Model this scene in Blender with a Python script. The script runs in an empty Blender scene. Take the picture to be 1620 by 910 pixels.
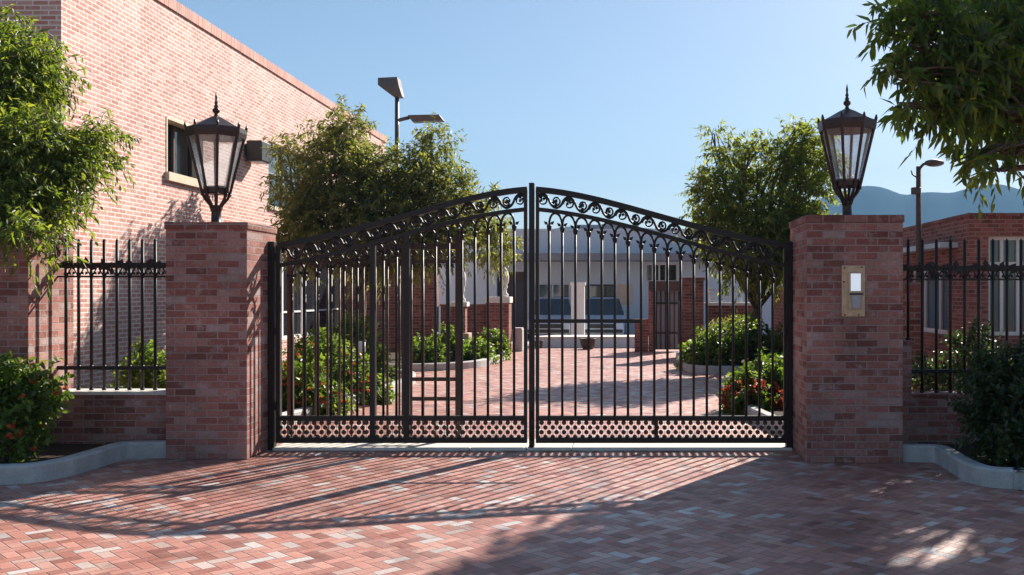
import bpy, bmesh, math, random
import numpy as np
from mathutils import Vector, Matrix

random.seed(7)
R = math.radians
scene = bpy.context.scene

# ------------------------------------------------------------------ camera, sky, sun, exposure
F, VX, VY, CH = 1560.0, 990.0, 462.0, 1.6          # focal length / principal point measured in a 1620 px wide photo
cam_d = bpy.data.cameras.new('camera')
cam = bpy.data.objects.new('camera', cam_d)
scene.collection.objects.link(cam)
cam.location = (0, 0, CH)
cam.rotation_euler = (R(90), 0, 0)
cam_d.sensor_width = 36
cam_d.lens = F / 1620 * 36
cam_d.shift_x = -(VX - 810) / 1620
cam_d.shift_y = (VY - 455) / 1620
cam_d.clip_start = 0.1
cam_d.clip_end = 12000
scene.camera = cam

SUN_AZ, SUN_EL = 31.0, 33.0                        # azimuth from +Y towards +X
world = bpy.data.worlds.new('World')
scene.world = world
world.use_nodes = True
wn = world.node_tree
wn.nodes.clear()
sky = wn.nodes.new('ShaderNodeTexSky')
sky.sky_type = 'NISHITA'
sky.sun_disc = False
sky.sun_elevation = R(SUN_EL)
sky.sun_rotation = R(SUN_AZ)
sky.altitude = 400
sky.air_density = 1.0
sky.dust_density = 0.9
sky.ozone_density = 2.0
bg = wn.nodes.new('ShaderNodeBackground')
bg.inputs['Strength'].default_value = 0.05
wo = wn.nodes.new('ShaderNodeOutputWorld')
wn.links.new(sky.outputs[0], bg.inputs['Color'])
wn.links.new(bg.outputs[0], wo.inputs['Surface'])

sun_d = bpy.data.lights.new('sun', 'SUN')
sun_d.energy = 5.0
sun_d.angle = R(0.5)
sun_d.color = (1.0, 0.92, 0.82)
sun = bpy.data.objects.new('sun', sun_d)
scene.collection.objects.link(sun)
sdir = Vector((math.sin(R(SUN_AZ)) * math.cos(R(SUN_EL)), math.cos(R(SUN_AZ)) * math.cos(R(SUN_EL)), math.sin(R(SUN_EL))))
sun.rotation_euler = sdir.to_track_quat('Z', 'Y').to_euler()
sun.location = (30, 60, 50)

scene.view_settings.view_transform = 'Standard'
scene.view_settings.look = 'None'
scene.view_settings.exposure = 1.32
scene.view_settings.gamma = 1.0
scene.view_settings.use_curve_mapping = False
scene.cycles.max_bounces = 8
scene.cycles.transparent_max_bounces = 16
scene.cycles.use_denoising = True


def P(px, py, Y):
    return ((px - VX) * Y / F, Y, CH - (py - VY) * Y / F)


# ------------------------------------------------------------------ materials
def new_mat(name):
    m = bpy.data.materials.new(name)
    m.use_nodes = True
    nt = m.node_tree
    b = nt.nodes['Principled BSDF']
    return m, nt, b


class NB:
    """tiny node building helper"""
    def __init__(self, nt):
        self.nt = nt

    def n(self, t, **kw):
        x = self.nt.nodes.new(t)
        for k, v in kw.items():
            setattr(x, k, v)
        return x

    def l(self, a, b):
        self.nt.links.new(a, b)

    def math(self, op, a, b=None, c=None):
        x = self.n('ShaderNodeMath', operation=op)
        for i, v in enumerate((a, b, c)):
            if v is None:
                continue
            if isinstance(v, (int, float)):
                x.inputs[i].default_value = v
            else:
                self.l(v, x.inputs[i])
        return x.outputs[0]

    def ramp(self, fac, stops, interp='LINEAR'):
        x = self.n('ShaderNodeValToRGB')
        x.color_ramp.interpolation = interp
        cr = x.color_ramp
        while len(cr.elements) < len(stops):
            cr.elements.new(0.5)
        for e, (p, c) in zip(cr.elements, stops):
            e.position = p
            e.color = (*c, 1) if len(c) == 3 else c
        self.l(fac, x.inputs[0])
        return x.outputs[0]

    def mix(self, fac, a, b, blend='MIX'):
        x = self.n('ShaderNodeMix', data_type='RGBA', blend_type=blend)
        for i, v in ((0, fac), (6, a), (7, b)):
            if isinstance(v, (int, float)):
                x.inputs[i].default_value = v
            elif isinstance(v, tuple):
                x.inputs[i].default_value = (*v, 1)
            else:
                self.l(v, x.inputs[i])
        return x.outputs[2]

    def noise(self, vec, scale, detail=4, rough=0.55, dist=0.0):
        x = self.n('ShaderNodeTexNoise')
        x.inputs['Scale'].default_value = scale
        x.inputs['Detail'].default_value = detail
        x.inputs['Roughness'].default_value = rough
        x.inputs['Distortion'].default_value = dist
        if vec is not None:
            self.l(vec, x.inputs['Vector'])
        return x.outputs['Fac']

    def bump(self, h, strength, dist, bsdf):
        x = self.n('ShaderNodeBump')
        x.inputs['Strength'].default_value = strength
        x.inputs['Distance'].default_value = dist
        self.l(h, x.inputs['Height'])
        self.l(x.outputs[0], bsdf.inputs['Normal'])


def brick_mat(name, stops, mortar, bw=0.22, bh=0.075, ms=0.010, rough=0.85, stain=0.35, bump=0.6, smear=0.0, soldier=False, wear=(0.5, 0.46, 0.43)):
    m, nt, b = new_mat(name)
    g = NB(nt)
    uv = g.n('ShaderNodeUVMap')
    vec = uv.outputs[0]
    warp = g.n('ShaderNodeTexNoise')
    warp.inputs['Scale'].default_value = 5.0
    warp.inputs['Detail'].default_value = 3.0
    g.l(vec, warp.inputs['Vector'])
    off = g.n('ShaderNodeVectorMath', operation='MULTIPLY_ADD')
    g.l(warp.outputs['Color'], off.inputs[0])
    off.inputs[1].default_value = (0.008, 0.008, 0)
    g.l(vec, off.inputs[2])
    br = g.n('ShaderNodeTexBrick')
    br.offset = 0.5
    br.inputs['Color1'].default_value = (0, 0, 0, 1)
    br.inputs['Color2'].default_value = (1, 1, 1, 1)
    br.inputs['Mortar'].default_value = (0.5, 0.5, 0.5, 1)
    br.inputs['Scale'].default_value = 1.0
    br.inputs['Mortar Size'].default_value = ms
    br.inputs['Mortar Smooth'].default_value = 0.25
    br.inputs['Bias'].default_value = 0.0
    br.inputs['Brick Width'].default_value = bw
    br.inputs['Row Height'].default_value = bh
    g.l(off.outputs[0], br.inputs['Vector'])
    col = g.ramp(br.outputs['Color'], stops)
    n1 = g.noise(vec, 1.3, 5)
    n2 = g.noise(vec, 38, 4, 0.65)
    n3 = g.noise(vec, 9, 5, 0.7)
    tone = g.ramp(n2, [(0.25, (0.72, 0.72, 0.72)), (0.75, (1.2, 1.2, 1.2))])
    col = g.mix(1.0, col, tone, 'MULTIPLY')
    # mortar smeared on faces of bricks
    sm = g.ramp(n3, [(0.52, (0, 0, 0)), (0.70, (1, 1, 1))])
    sm = g.math('MULTIPLY', sm, smear)
    col = g.mix(sm, col, wear)
    col = g.mix(br.outputs['Fac'], col, mortar)
    st = g.ramp(n1, [(0.3, (1 - stain, 1 - stain, 1 - stain)), (0.68, (1.08, 1.08, 1.08))])
    col = g.mix(1.0, col, st, 'MULTIPLY')
    g.l(col, b.inputs['Base Color'])
    b.inputs['Roughness'].default_value = rough
    b.inputs['Specular IOR Level'].default_value = 0.25
    h = g.math('SUBTRACT', g.math('MULTIPLY', n2, 0.35), br.outputs['Fac'])
    h = g.math('ADD', h, g.math('MULTIPLY', br.outputs['Color'], 0.25))
    g.bump(h, bump, 0.012, b)
    return m


M = {}
M['pillar_brick'] = brick_mat('pillar_brick', [(0.0, (0.200, 0.076, 0.062)), (0.25, (0.31, 0.115, 0.090)), (0.6, (0.40, 0.165, 0.130)), (0.86, (0.42, 0.220, 0.185)), (1.0, (0.40, 0.29, 0.265))],
                              (0.38, 0.285, 0.255), bw=0.205, bh=0.068, ms=0.0065, smear=0.8, stain=0.42, bump=0.9, wear=(0.47, 0.345, 0.32))
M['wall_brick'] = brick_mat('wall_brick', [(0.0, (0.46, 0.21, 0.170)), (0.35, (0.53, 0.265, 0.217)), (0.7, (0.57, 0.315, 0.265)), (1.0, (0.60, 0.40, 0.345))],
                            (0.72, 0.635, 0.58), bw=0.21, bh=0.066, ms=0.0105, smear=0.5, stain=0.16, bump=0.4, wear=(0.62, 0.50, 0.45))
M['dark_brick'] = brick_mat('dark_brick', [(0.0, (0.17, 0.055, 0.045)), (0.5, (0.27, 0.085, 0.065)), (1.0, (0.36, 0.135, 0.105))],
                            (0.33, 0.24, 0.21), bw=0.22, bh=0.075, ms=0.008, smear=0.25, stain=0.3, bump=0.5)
M['coping_brick'] = brick_mat('coping_brick', [(0.0, (0.44, 0.19, 0.15)), (0.5, (0.54, 0.25, 0.20)), (1.0, (0.60, 0.33, 0.27))],
                              (0.66, 0.56, 0.49), bw=0.075, bh=0.24, ms=0.010, smear=0.2, stain=0.2, bump=0.5)
M['cap_brick'] = brick_mat('cap_brick', [(0.0, (0.155, 0.062, 0.050)), (0.6, (0.25, 0.095, 0.075)), (1.0, (0.31, 0.15, 0.12))],
                           (0.30, 0.24, 0.22), bw=0.205, bh=0.09, ms=0.006, smear=0.4, stain=0.3)


def herringbone_mat():
    m, nt, b = new_mat('herringbone_paving')
    g = NB(nt)
    geo = g.n('ShaderNodeNewGeometry')
    mp = g.n('ShaderNodeMapping')
    BW = 0.082
    mp.inputs['Rotation'].default_value = (0, 0, R(45))
    mp.inputs['Scale'].default_value = (1 / BW, 1 / BW, 1)
    g.l(geo.outputs['Position'], mp.inputs['Vector'])
    pos = geo.outputs['Position']
    wz = g.n('ShaderNodeTexNoise')
    wz.inputs['Scale'].default_value = 4.0
    g.l(pos, wz.inputs['Vector'])
    off = g.n('ShaderNodeVectorMath', operation='MULTIPLY_ADD')
    g.l(wz.outputs['Color'], off.inputs[0])
    off.inputs[1].default_value = (0.10, 0.10, 0)
    g.l(mp.outputs[0], off.inputs[2])
    sp = g.n('ShaderNodeSeparateXYZ')
    g.l(off.outputs[0], sp.inputs[0])
    x, y = sp.outputs[0], sp.outputs[1]
    i, j = g.math('FLOOR', x), g.math('FLOOR', y)
    fx, fy = g.math('SUBTRACT', x, i), g.math('SUBTRACT', y, j)
    k = g.math('FLOORED_MODULO', g.math('SUBTRACT', i, j), 4.0)
    is1 = g.math('COMPARE', k, 1.0, 0.1)
    is2 = g.math('COMPARE', k, 2.0, 0.1)
    vert = g.math('GREATER_THAN', k, 1.5)
    hor = g.math('SUBTRACT', 1.0, vert)
    # length and width coordinate inside the brick
    uh = g.math('ADD', fx, is1)
    uvv = g.math('ADD', fy, is2)
    u = g.math('ADD', g.math('MULTIPLY', uh, hor), g.math('MULTIPLY', uvv, vert))
    v = g.math('ADD', g.math('MULTIPLY', fy, hor), g.math('MULTIPLY', fx, vert))
    ci = g.math('SUBTRACT', i, is1)
    cj = g.math('SUBTRACT', j, is2)
    cv = g.n('ShaderNodeCombineXYZ')
    g.l(ci, cv.inputs[0]); g.l(cj, cv.inputs[1]); g.l(g.math('MULTIPLY', vert, 7.3), cv.inputs[2])
    wn_ = g.n('ShaderNodeTexWhiteNoise', noise_dimensions='3D')
    g.l(cv.outputs[0], wn_.inputs['Vector'])
    rnd, rcol = wn_.outputs['Value'], wn_.outputs['Color']
    du = g.math('MINIMUM', u, g.math('SUBTRACT', 2.0, u))
    dv = g.math('MINIMUM', v, g.math('SUBTRACT', 1.0, v))
    d = g.math('MINIMUM', du, dv)
    joint = g.ramp(d, [(0.025, (1, 1, 1)), (0.07, (0, 0, 0))])
    col = g.ramp(rnd, [(0.0, (0.25, 0.095, 0.073)), (0.2, (0.36, 0.135, 0.101)), (0.45, (0.45, 0.182, 0.137)), (0.74, (0.50, 0.220, 0.169)), (0.86, (0.51, 0.285, 0.232)), (0.93, (0.52, 0.41, 0.37)), (1.0, (0.58, 0.53, 0.50))])
    fine = g.noise(pos, 60, 5, 0.65)
    big = g.noise(pos, 0.55, 5, 0.6)
    midn = g.noise(pos, 3.2, 5, 0.65)
    col = g.mix(1.0, col, g.ramp(fine, [(0.25, (0.74, 0.74, 0.74)), (0.75, (1.22, 1.22, 1.22))]), 'MULTIPLY')
    # pale worn dust in patches
    dust = g.math('MULTIPLY', g.ramp(midn, [(0.45, (0, 0, 0)), (0.75, (1, 1, 1))]), 0.45)
    col = g.mix(dust, col, (0.56, 0.37, 0.31))
    col = g.mix(g.math('MULTIPLY', joint, 0.6), col, (0.15, 0.11, 0.095))
    col = g.mix(1.0, col, g.ramp(big, [(0.3, (0.80, 0.79, 0.78)), (0.7, (1.1, 1.1, 1.1))]), 'MULTIPLY')
    stn = g.noise(pos, 1.15, 6, 0.68, 0.8)
    col = g.mix(1.0, col, g.ramp(stn, [(0.34, (0.66, 0.64, 0.63)), (0.44, (0.96, 0.96, 0.96)), (0.62, (1.0, 1.0, 1.0))]), 'MULTIPLY')
    g.l(col, b.inputs['Base Color'])
    sepc = g.n('ShaderNodeSeparateColor')
    g.l(rcol, sepc.inputs[0])
    rg = g.math('MULTIPLY_ADD', sepc.outputs[1], 0.34, 0.26)
    rg = g.math('ADD', rg, g.math('MULTIPLY', fine, 0.16))
    rg = g.math('SUBTRACT', rg, g.math('MULTIPLY', g.math('GREATER_THAN', rnd, 0.88), 0.12))
    g.l(rg, b.inputs['Roughness'])
    b.inputs['Specular IOR Level'].default_value = 0.7
    h = g.math('SUBTRACT', g.math('MULTIPLY', sepc.outputs[2], 0.35), g.math('MULTIPLY', joint, 1.0))
    h = g.math('ADD', h, g.math('MULTIPLY', fine, 0.28))
    g.bump(h, 0.7, 0.008, b)
    return m


M['paving'] = herringbone_mat()


def noisy(name, c1, c2, scale=6, rough=0.8, metallic=0.0, bump=0.15, bdist=0.01, spec=0.5, detail=5, lo=0.3, hi=0.7, fine=0):
    m, nt, b = new_mat(name)
    g = NB(nt)
    geo = g.n('ShaderNodeNewGeometry')
    n = g.noise(geo.outputs['Position'], scale, detail, 0.6)
    col = g.ramp(n, [(lo, c1), (hi, c2)])
    if fine:
        f = g.noise(geo.outputs['Position'], fine, 4, 0.6)
        col = g.mix(1.0, col, g.ramp(f, [(0.25, (0.8, 0.8, 0.8)), (0.75, (1.15, 1.15, 1.15))]), 'MULTIPLY')
    g.l(col, b.inputs['Base Color'])
    r = g.math('MULTIPLY_ADD', n, 0.25, rough - 0.125)
    g.l(r, b.inputs['Roughness'])
    b.inputs['Metallic'].default_value = metallic
    b.inputs['Specular IOR Level'].default_value = spec
    if bump:
        g.bump(n, bump, bdist, b)
    return m


M['iron'] = noisy('wrought_iron', (0.010, 0.008, 0.0075), (0.022, 0.016, 0.013), 14, 0.5, 0.2, 0.1, 0.004, 0.45)
M['brown_iron'] = noisy('brown_iron', (0.040, 0.022, 0.016), (0.075, 0.042, 0.031), 14, 0.5, 0.15, 0.1, 0.004, 0.45)
M['lantern_iron'] = noisy('lantern_iron', (0.030, 0.015, 0.012), (0.060, 0.032, 0.025), 20, 0.42, 0.3, 0.1, 0.003, 0.5)
M['concrete'] = noisy('kerb_concrete', (0.36, 0.36, 0.35), (0.52, 0.51, 0.49), 5, 0.9, 0, 0.2, 0.01, 0.3, fine=70)
M['sill'] = noisy('sill_stone', (0.56, 0.52, 0.46), (0.70, 0.66, 0.60), 4, 0.85, 0, 0.1, 0.006, 0.3, fine=60)
M['white_stone'] = noisy('white_stone', (0.66, 0.62, 0.56), (0.80, 0.77, 0.72), 7, 0.8, 0, 0.15, 0.01, 0.3, fine=50)
M['tan_stone'] = noisy('tan_stone', (0.38, 0.28, 0.20), (0.52, 0.40, 0.30), 6, 0.85, 0, 0.2, 0.01, 0.3, fine=50)
M['soil'] = noisy('soil', (0.030, 0.020, 0.014), (0.075, 0.052, 0.036), 18, 0.95, 0, 0.8, 0.03, 0.2)
M['bark'] = noisy('bark', (0.060, 0.042, 0.030), (0.15, 0.11, 0.08), 16, 0.9, 0, 0.8, 0.02, 0.2)
M['ground'] = noisy('dry_ground', (0.16, 0.13, 0.09), (0.26, 0.22, 0.16), 0.05, 0.95, 0, 0.2, 0.05, 0.2, fine=2)
M['hill'] = noisy('hill_scrub', (0.030, 0.038, 0.036), (0.042, 0.050, 0.046), 0.006, 0.95, 0, 0, 0.05, 0.0, fine=0.06)
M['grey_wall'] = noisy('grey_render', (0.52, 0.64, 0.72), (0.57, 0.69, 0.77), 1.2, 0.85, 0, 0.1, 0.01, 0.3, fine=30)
M['dark_grey'] = noisy('dark_grey_paint', (0.17, 0.18, 0.20), (0.22, 0.23, 0.25), 3, 0.6, 0, 0.05, 0.01, 0.4)
M['navy'] = noisy('navy_door', (0.020, 0.024, 0.040), (0.03, 0.034, 0.052), 3, 0.45, 0, 0, 0.01, 0.5)
M['brown_paint'] = noisy('brown_paint', (0.055, 0.035, 0.027), (0.08, 0.052, 0.04), 5, 0.6, 0, 0.05, 0.01, 0.4)
M['beige'] = noisy('beige_reveal', (0.56, 0.46, 0.34), (0.66, 0.56, 0.42), 4, 0.8, 0, 0.05, 0.01, 0.3)
M['white_paint'] = noisy('white_paint', (0.66, 0.66, 0.65), (0.76, 0.76, 0.75), 5, 0.5, 0, 0.03, 0.01, 0.5)
M['black_plastic'] = noisy('black_plastic', (0.014, 0.014, 0.015), (0.025, 0.024, 0.024), 12, 0.45, 0, 0.03, 0.004, 0.5)
M['pole_metal'] = noisy('pole_metal', (0.085, 0.072, 0.065), (0.13, 0.11, 0.10), 8, 0.5, 0.4, 0.05, 0.004, 0.5)
M['rust_pole'] = noisy('rust_pole', (0.10, 0.055, 0.038), (0.17, 0.10, 0.07), 8, 0.6, 0.2, 0.1, 0.004, 0.4)
M['brass'] = noisy('brass_plate', (0.40, 0.27, 0.16), (0.55, 0.41, 0.28), 16, 0.45, 0.4, 0.1, 0.003, 0.5, fine=90)
M['silver'] = noisy('silver_grey_plastic', (0.26, 0.28, 0.31), (0.36, 0.38, 0.41), 12, 0.35, 0.2, 0.03, 0.003, 0.5)
M['terracotta_dark'] = noisy('dark_pot', (0.045, 0.034, 0.030), (0.075, 0.058, 0.05), 9, 0.7, 0, 0.1, 0.006, 0.4)
M['car_blue'] = noisy('silver_blue_car_paint', (0.46, 0.56, 0.66), (0.50, 0.60, 0.70), 3, 0.32, 0.35, 0, 0.01, 0.6)
M['car_white'] = noisy('pale_car_paint', (0.46, 0.52, 0.58), (0.50, 0.56, 0.62), 3, 0.32, 0.3, 0, 0.01, 0.6)
M['rubber'] = noisy('tyre_rubber', (0.015, 0.015, 0.015), (0.03, 0.03, 0.03), 20, 0.85, 0, 0.1, 0.003, 0.3)


def dark_glass(name, col, rough=0.06):
    m, nt, b = new_mat(name)
    b.inputs['Base Color'].default_value = (*col, 1)
    b.inputs['Roughness'].default_value = rough
    b.inputs['Specular IOR Level'].default_value = 0.8
    g = NB(nt)
    geo = g.n('ShaderNodeNewGeometry')
    g.bump(g.noise(geo.outputs['Position'], 1.3, 2), 0.04, 0.05, b)
    return m


M['glass_dark'] = dark_glass('window_glass', (0.018, 0.022, 0.027))
M['glass_blue'] = dark_glass('window_glass_blue', (0.05, 0.09, 0.11))
M['glass_car'] = dark_glass('car_glass', (0.012, 0.014, 0.016))


def lantern_glass():
    m, nt, b = new_mat('frosted_lantern_glass')
    g = NB(nt)
    geo = g.n('ShaderNodeNewGeometry')
    n = g.noise(geo.outputs['Position'], 9, 4, 0.6)
    tr = g.n('ShaderNodeBsdfTransparent')
    tr.inputs[0].default_value = (0.93, 0.95, 0.97, 1)
    tl = g.n('ShaderNodeBsdfTranslucent')
    tl.inputs[0].default_value = (0.86, 0.87, 0.88, 1)
    gl = g.n('ShaderNodeBsdfGlossy')
    gl.inputs['Roughness'].default_value = 0.12
    m1 = g.n('ShaderNodeMixShader')
    g.l(g.math('MULTIPLY_ADD', n, 0.40, 0.10), m1.inputs[0])
    g.l(tr.outputs[0], m1.inputs[1]); g.l(tl.outputs[0], m1.inputs[2])
    m2 = g.n('ShaderNodeMixShader')
    lw = g.n('ShaderNodeLayerWeight')
    lw.inputs[0].default_value = 0.25
    g.l(g.math('MULTIPLY_ADD', lw.outputs['Fresnel'], 0.6, 0.05), m2.inputs[0])
    g.l(m1.outputs[0], m2.inputs[1]); g.l(gl.outputs[0], m2.inputs[2])
    out = [x for x in nt.nodes if x.type == 'OUTPUT_MATERIAL'][0]
    g.l(m2.outputs[0], out.inputs['Surface'])
    nt.nodes.remove(b)
    return m


M['lantern_glass'] = lantern_glass()


def screen_mat():
    m, nt, b = new_mat('lit_screen')
    b.inputs['Base Color'].default_value = (0.75, 0.8, 0.85, 1)
    b.inputs['Roughness'].default_value = 0.2
    b.inputs['Emission Color'].default_value = (0.80, 0.90, 1.0, 1)
    b.inputs['Emission Strength'].default_value = 0.2
    return m


M['screen'] = screen_mat()


def leaf_mat(name, stops, transl, tfac=0.5, rough=0.42):
    m, nt, b = new_mat(name)
    g = NB(nt)
    geo = g.n('ShaderNodeNewGeometry')
    col = g.ramp(geo.outputs['Random Per Island'], stops)
    big = g.noise(geo.outputs['Position'], 1.7, 3)
    col = g.mix(1.0, col, g.ramp(big, [(0.3, (0.75, 0.78, 0.75)), (0.7, (1.2, 1.18, 1.1))]), 'MULTIPLY')
    g.l(col, b.inputs['Base Color'])
    b.inputs['Roughness'].default_value = rough
    b.inputs['Specular IOR Level'].default_value = 0.45
    tl = g.n('ShaderNodeBsdfTranslucent')
    tc = g.mix(1.0, col, transl, 'MULTIPLY')
    g.l(tc, tl.inputs[0])
    mx = g.n('ShaderNodeMixShader')
    mx.inputs[0].default_value = tfac
    g.l(b.outputs[0], mx.inputs[1]); g.l(tl.outputs[0], mx.inputs[2])
    out = [x for x in nt.nodes if x.type == 'OUTPUT_MATERIAL'][0]
    g.l(mx.outputs[0], out.inputs['Surface'])
    return m


M['leaf_a'] = leaf_mat('leaf_mid_green', [(0, (0.050, 0.085, 0.016)), (0.5, (0.085, 0.125, 0.022)), (1, (0.14, 0.16, 0.035))], (3.0, 2.8, 1.2))
M['leaf_d'] = leaf_mat('leaf_yellow_green', [(0, (0.065, 0.095, 0.020)), (0.5, (0.11, 0.14, 0.030)), (1, (0.17, 0.18, 0.05))], (3.0, 2.8, 1.2), 0.55)
M['leaf_b'] = leaf_mat('leaf_olive', [(0, (0.050, 0.072, 0.024)), (0.5, (0.088, 0.108, 0.036)), (1, (0.145, 0.145, 0.055))], (3.2, 2.9, 1.4), 0.5)
M['leaf_c'] = leaf_mat('leaf_long_green', [(0, (0.036, 0.070, 0.024)), (0.5, (0.062, 0.102, 0.030)), (1, (0.11, 0.14, 0.034))], (3.8, 3.5, 1.0), 0.55, 0.36)
M['leaf_shrub'] = leaf_mat('leaf_shrub', [(0, (0.045, 0.085, 0.016)), (0.5, (0.08, 0.135, 0.024)), (1, (0.14, 0.18, 0.035))], (2.35, 2.3, 1.1))
M['leaf_dark'] = leaf_mat('leaf_dark_shrub', [(0, (0.024, 0.044, 0.018)), (0.6, (0.038, 0.062, 0.022)), (1, (0.062, 0.088, 0.030))], (2.0, 2.1, 1.1), 0.35)
M['petal_red'] = leaf_mat('petal_red', [(0, (0.36, 0.035, 0.022)), (0.6, (0.46, 0.065, 0.03)), (1, (0.55, 0.17, 0.05))], (1.4, 1.2, 1.0))
M['leaf_red'] = leaf_mat('leaf_red_bronze', [(0, (0.16, 0.030, 0.018)), (0.6, (0.24, 0.055, 0.025)), (1, (0.24, 0.11, 0.03))], (1.9, 1.5, 1.1))


# ------------------------------------------------------------------ mesh building
class MB:
    def __init__(self):
        self.v, self.f, self.uv, self.sm = [], [], [], []

    def quad(self, pts, smooth=False):
        pts = [Vector(p) for p in pts]
        n = Vector((0, 0, 0))
        for a in range(len(pts)):
            p, q = pts[a], pts[(a + 1) % len(pts)]
            n += p.cross(q)
        ax = max(range(3), key=lambda i: abs(n[i]))
        base = len(self.v)
        self.v += [tuple(p) for p in pts]
        self.f.append(list(range(base, base + len(pts))))
        if ax == 0:
            self.uv.append([(p.y, p.z) for p in pts])
        elif ax == 1:
            self.uv.append([(p.x, p.z) for p in pts])
        else:
            self.uv.append([(p.x, p.y) for p in pts])
        self.sm.append(smooth)

    def box(self, x0, x1, y0, y1, z0, z1, skip=''):
        if x0 > x1: x0, x1 = x1, x0
        if y0 > y1: y0, y1 = y1, y0
        if z0 > z1: z0, z1 = z1, z0
        if '-x' not in skip: self.quad([(x0, y1, z0), (x0, y0, z0), (x0, y0, z1), (x0, y1, z1)])
        if '+x' not in skip: self.quad([(x1, y0, z0), (x1, y1, z0), (x1, y1, z1), (x1, y0, z1)])
        if '-y' not in skip: self.quad([(x0, y0, z0), (x1, y0, z0), (x1, y0, z1), (x0, y0, z1)])
        if '+y' not in skip: self.quad([(x1, y1, z0), (x0, y1, z0), (x0, y1, z1), (x1, y1, z1)])
        if '-z' not in skip: self.quad([(x0, y1, z0), (x1, y1, z0), (x1, y0, z0), (x0, y0, z0)])
        if '+z' not in skip: self.quad([(x0, y0, z1), (x1, y0, z1), (x1, y1, z1), (x0, y1, z1)])
        return self

    def raw(self, verts, faces, smooth=True):
        base = len(self.v)
        self.v += [tuple(p) for p in verts]
        for f in faces:
            self.f.append([base + i for i in f])
            self.uv.append([(verts[i][0] + verts[i][1], verts[i][2]) for i in f])
            self.sm.append(smooth)

    def tube(self, pts, r, n=8, cap=True, smooth=True):
        pts = [Vector(p) for p in pts]
        rs = r if isinstance(r, (list, tuple)) else [r] * len(pts)
        verts, faces = [], []
        prev = None
        for i, p in enumerate(pts):
            if i == 0: t = pts[1] - p
            elif i == len(pts) - 1: t = p - pts[i - 1]
            else: t = (pts[i + 1] - p).normalized() + (p - pts[i - 1]).normalized()
            if t.length < 1e-9: t = Vector((0, 0, 1))
            t.normalize()
            if prev is None:
                a = Vector((0, 1, 0)) if abs(t.y) < 0.9 else Vector((1, 0, 0))
                u = (a - t * a.dot(t)).normalized()
            else:
                u = prev - t * prev.dot(t)
                u = u.normalized() if u.length > 1e-6 else t.orthogonal().normalized()
            prev = u
            w = t.cross(u)
            for k in range(n):
                an = 2 * math.pi * (k + 0.5) / n
                verts.append(p + (u * math.cos(an) + w * math.sin(an)) * rs[i])
        for i in range(len(pts) - 1):
            for k in range(n):
                a, b_ = i * n + k, i * n + (k + 1) % n
                faces.append([a, b_, b_ + n, a + n])
        if cap:
            faces.append(list(range(n))[::-1])
            faces.append(list(range((len(pts) - 1) * n, len(pts) * n)))
        self.raw(verts, faces, smooth)
        return self

    def ribbon(self, pts, thick, y0, y1):
        """bar of rectangular section following a polyline in the XZ plane; pts = centre line"""
        n = len(pts)
        up, lo = [], []
        for i, (x, z) in enumerate(pts):
            a = pts[max(i - 1, 0)]; b_ = pts[min(i + 1, n - 1)]
            d = Vector((b_[0] - a[0], b_[1] - a[1])).normalized()
            nn = Vector((-d.y, d.x))
            if nn.y < 0: nn = -nn
            up.append((x + nn.x * thick / 2, z + nn.y * thick / 2))
            lo.append((x - nn.x * thick / 2, z - nn.y * thick / 2))
        for i in range(n - 1):
            a, b_, c, d = up[i], up[i + 1], lo[i + 1], lo[i]
            self.quad([(d[0], y0, d[1]), (c[0], y0, c[1]), (b_[0], y0, b_[1]), (a[0], y0, a[1])])
            self.quad([(c[0], y1, c[1]), (d[0], y1, d[1]), (a[0], y1, a[1]), (b_[0], y1, b_[1])])
            self.quad([(a[0], y0, a[1]), (b_[0], y0, b_[1]), (b_[0], y1, b_[1]), (a[0], y1, a[1])])
            self.quad([(d[0], y1, d[1]), (c[0], y1, c[1]), (c[0], y0, c[1]), (d[0], y0, d[1])])
        for k in (0, n - 1):
            a, d = up[k], lo[k]
            self.quad([(d[0], y0, d[1]), (a[0], y0, a[1]), (a[0], y1, a[1]), (d[0], y1, d[1])])
        return self

    def lathe(self, prof, cx, cy, n=16, rot=0.0, smooth=True):
        verts, faces = [], []
        for r, z in prof:
            for k in range(n):
                a = rot + 2 * math.pi * k / n
                verts.append((cx + r * math.cos(a), cy + r * math.sin(a), z))
        for i in range(len(prof) - 1):
            for k in range(n):
                a, b_ = i * n + k, i * n + (k + 1) % n
                faces.append([a, b_, b_ + n, a + n])
        faces.append(list(range(n))[::-1])
        faces.append(list(range((len(prof) - 1) * n, len(prof) * n)))
        self.raw(verts, faces, smooth)
        return self

    def ball(self, c, rx, ry, rz, n=8, m=6):
        prof = []
        verts, faces = [], []
        for i in range(m + 1):
            t = math.pi * i / m
            for k in range(n):
                a = 2 * math.pi * k / n
                verts.append((c[0] + rx * math.sin(t) * math.cos(a), c[1] + ry * math.sin(t) * math.sin(a), c[2] - rz * math.cos(t)))
        for i in range(m):
            for k in range(n):
                a, b_ = i * n + k, i * n + (k + 1) % n
                faces.append([a, b_, b_ + n, a + n])
        self.raw(verts, faces, True)
        return self

    def hull(self, low, high):
        """closed solid between two equal-length loops (same winding, seen from above counter-clockwise)"""
        n = len(low)
        self.quad(list(reversed(low)))
        self.quad(high)
        for k in range(n):
            j = (k + 1) % n
            self.quad([low[k], low[j], high[j], high[k]])
        return self

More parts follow.
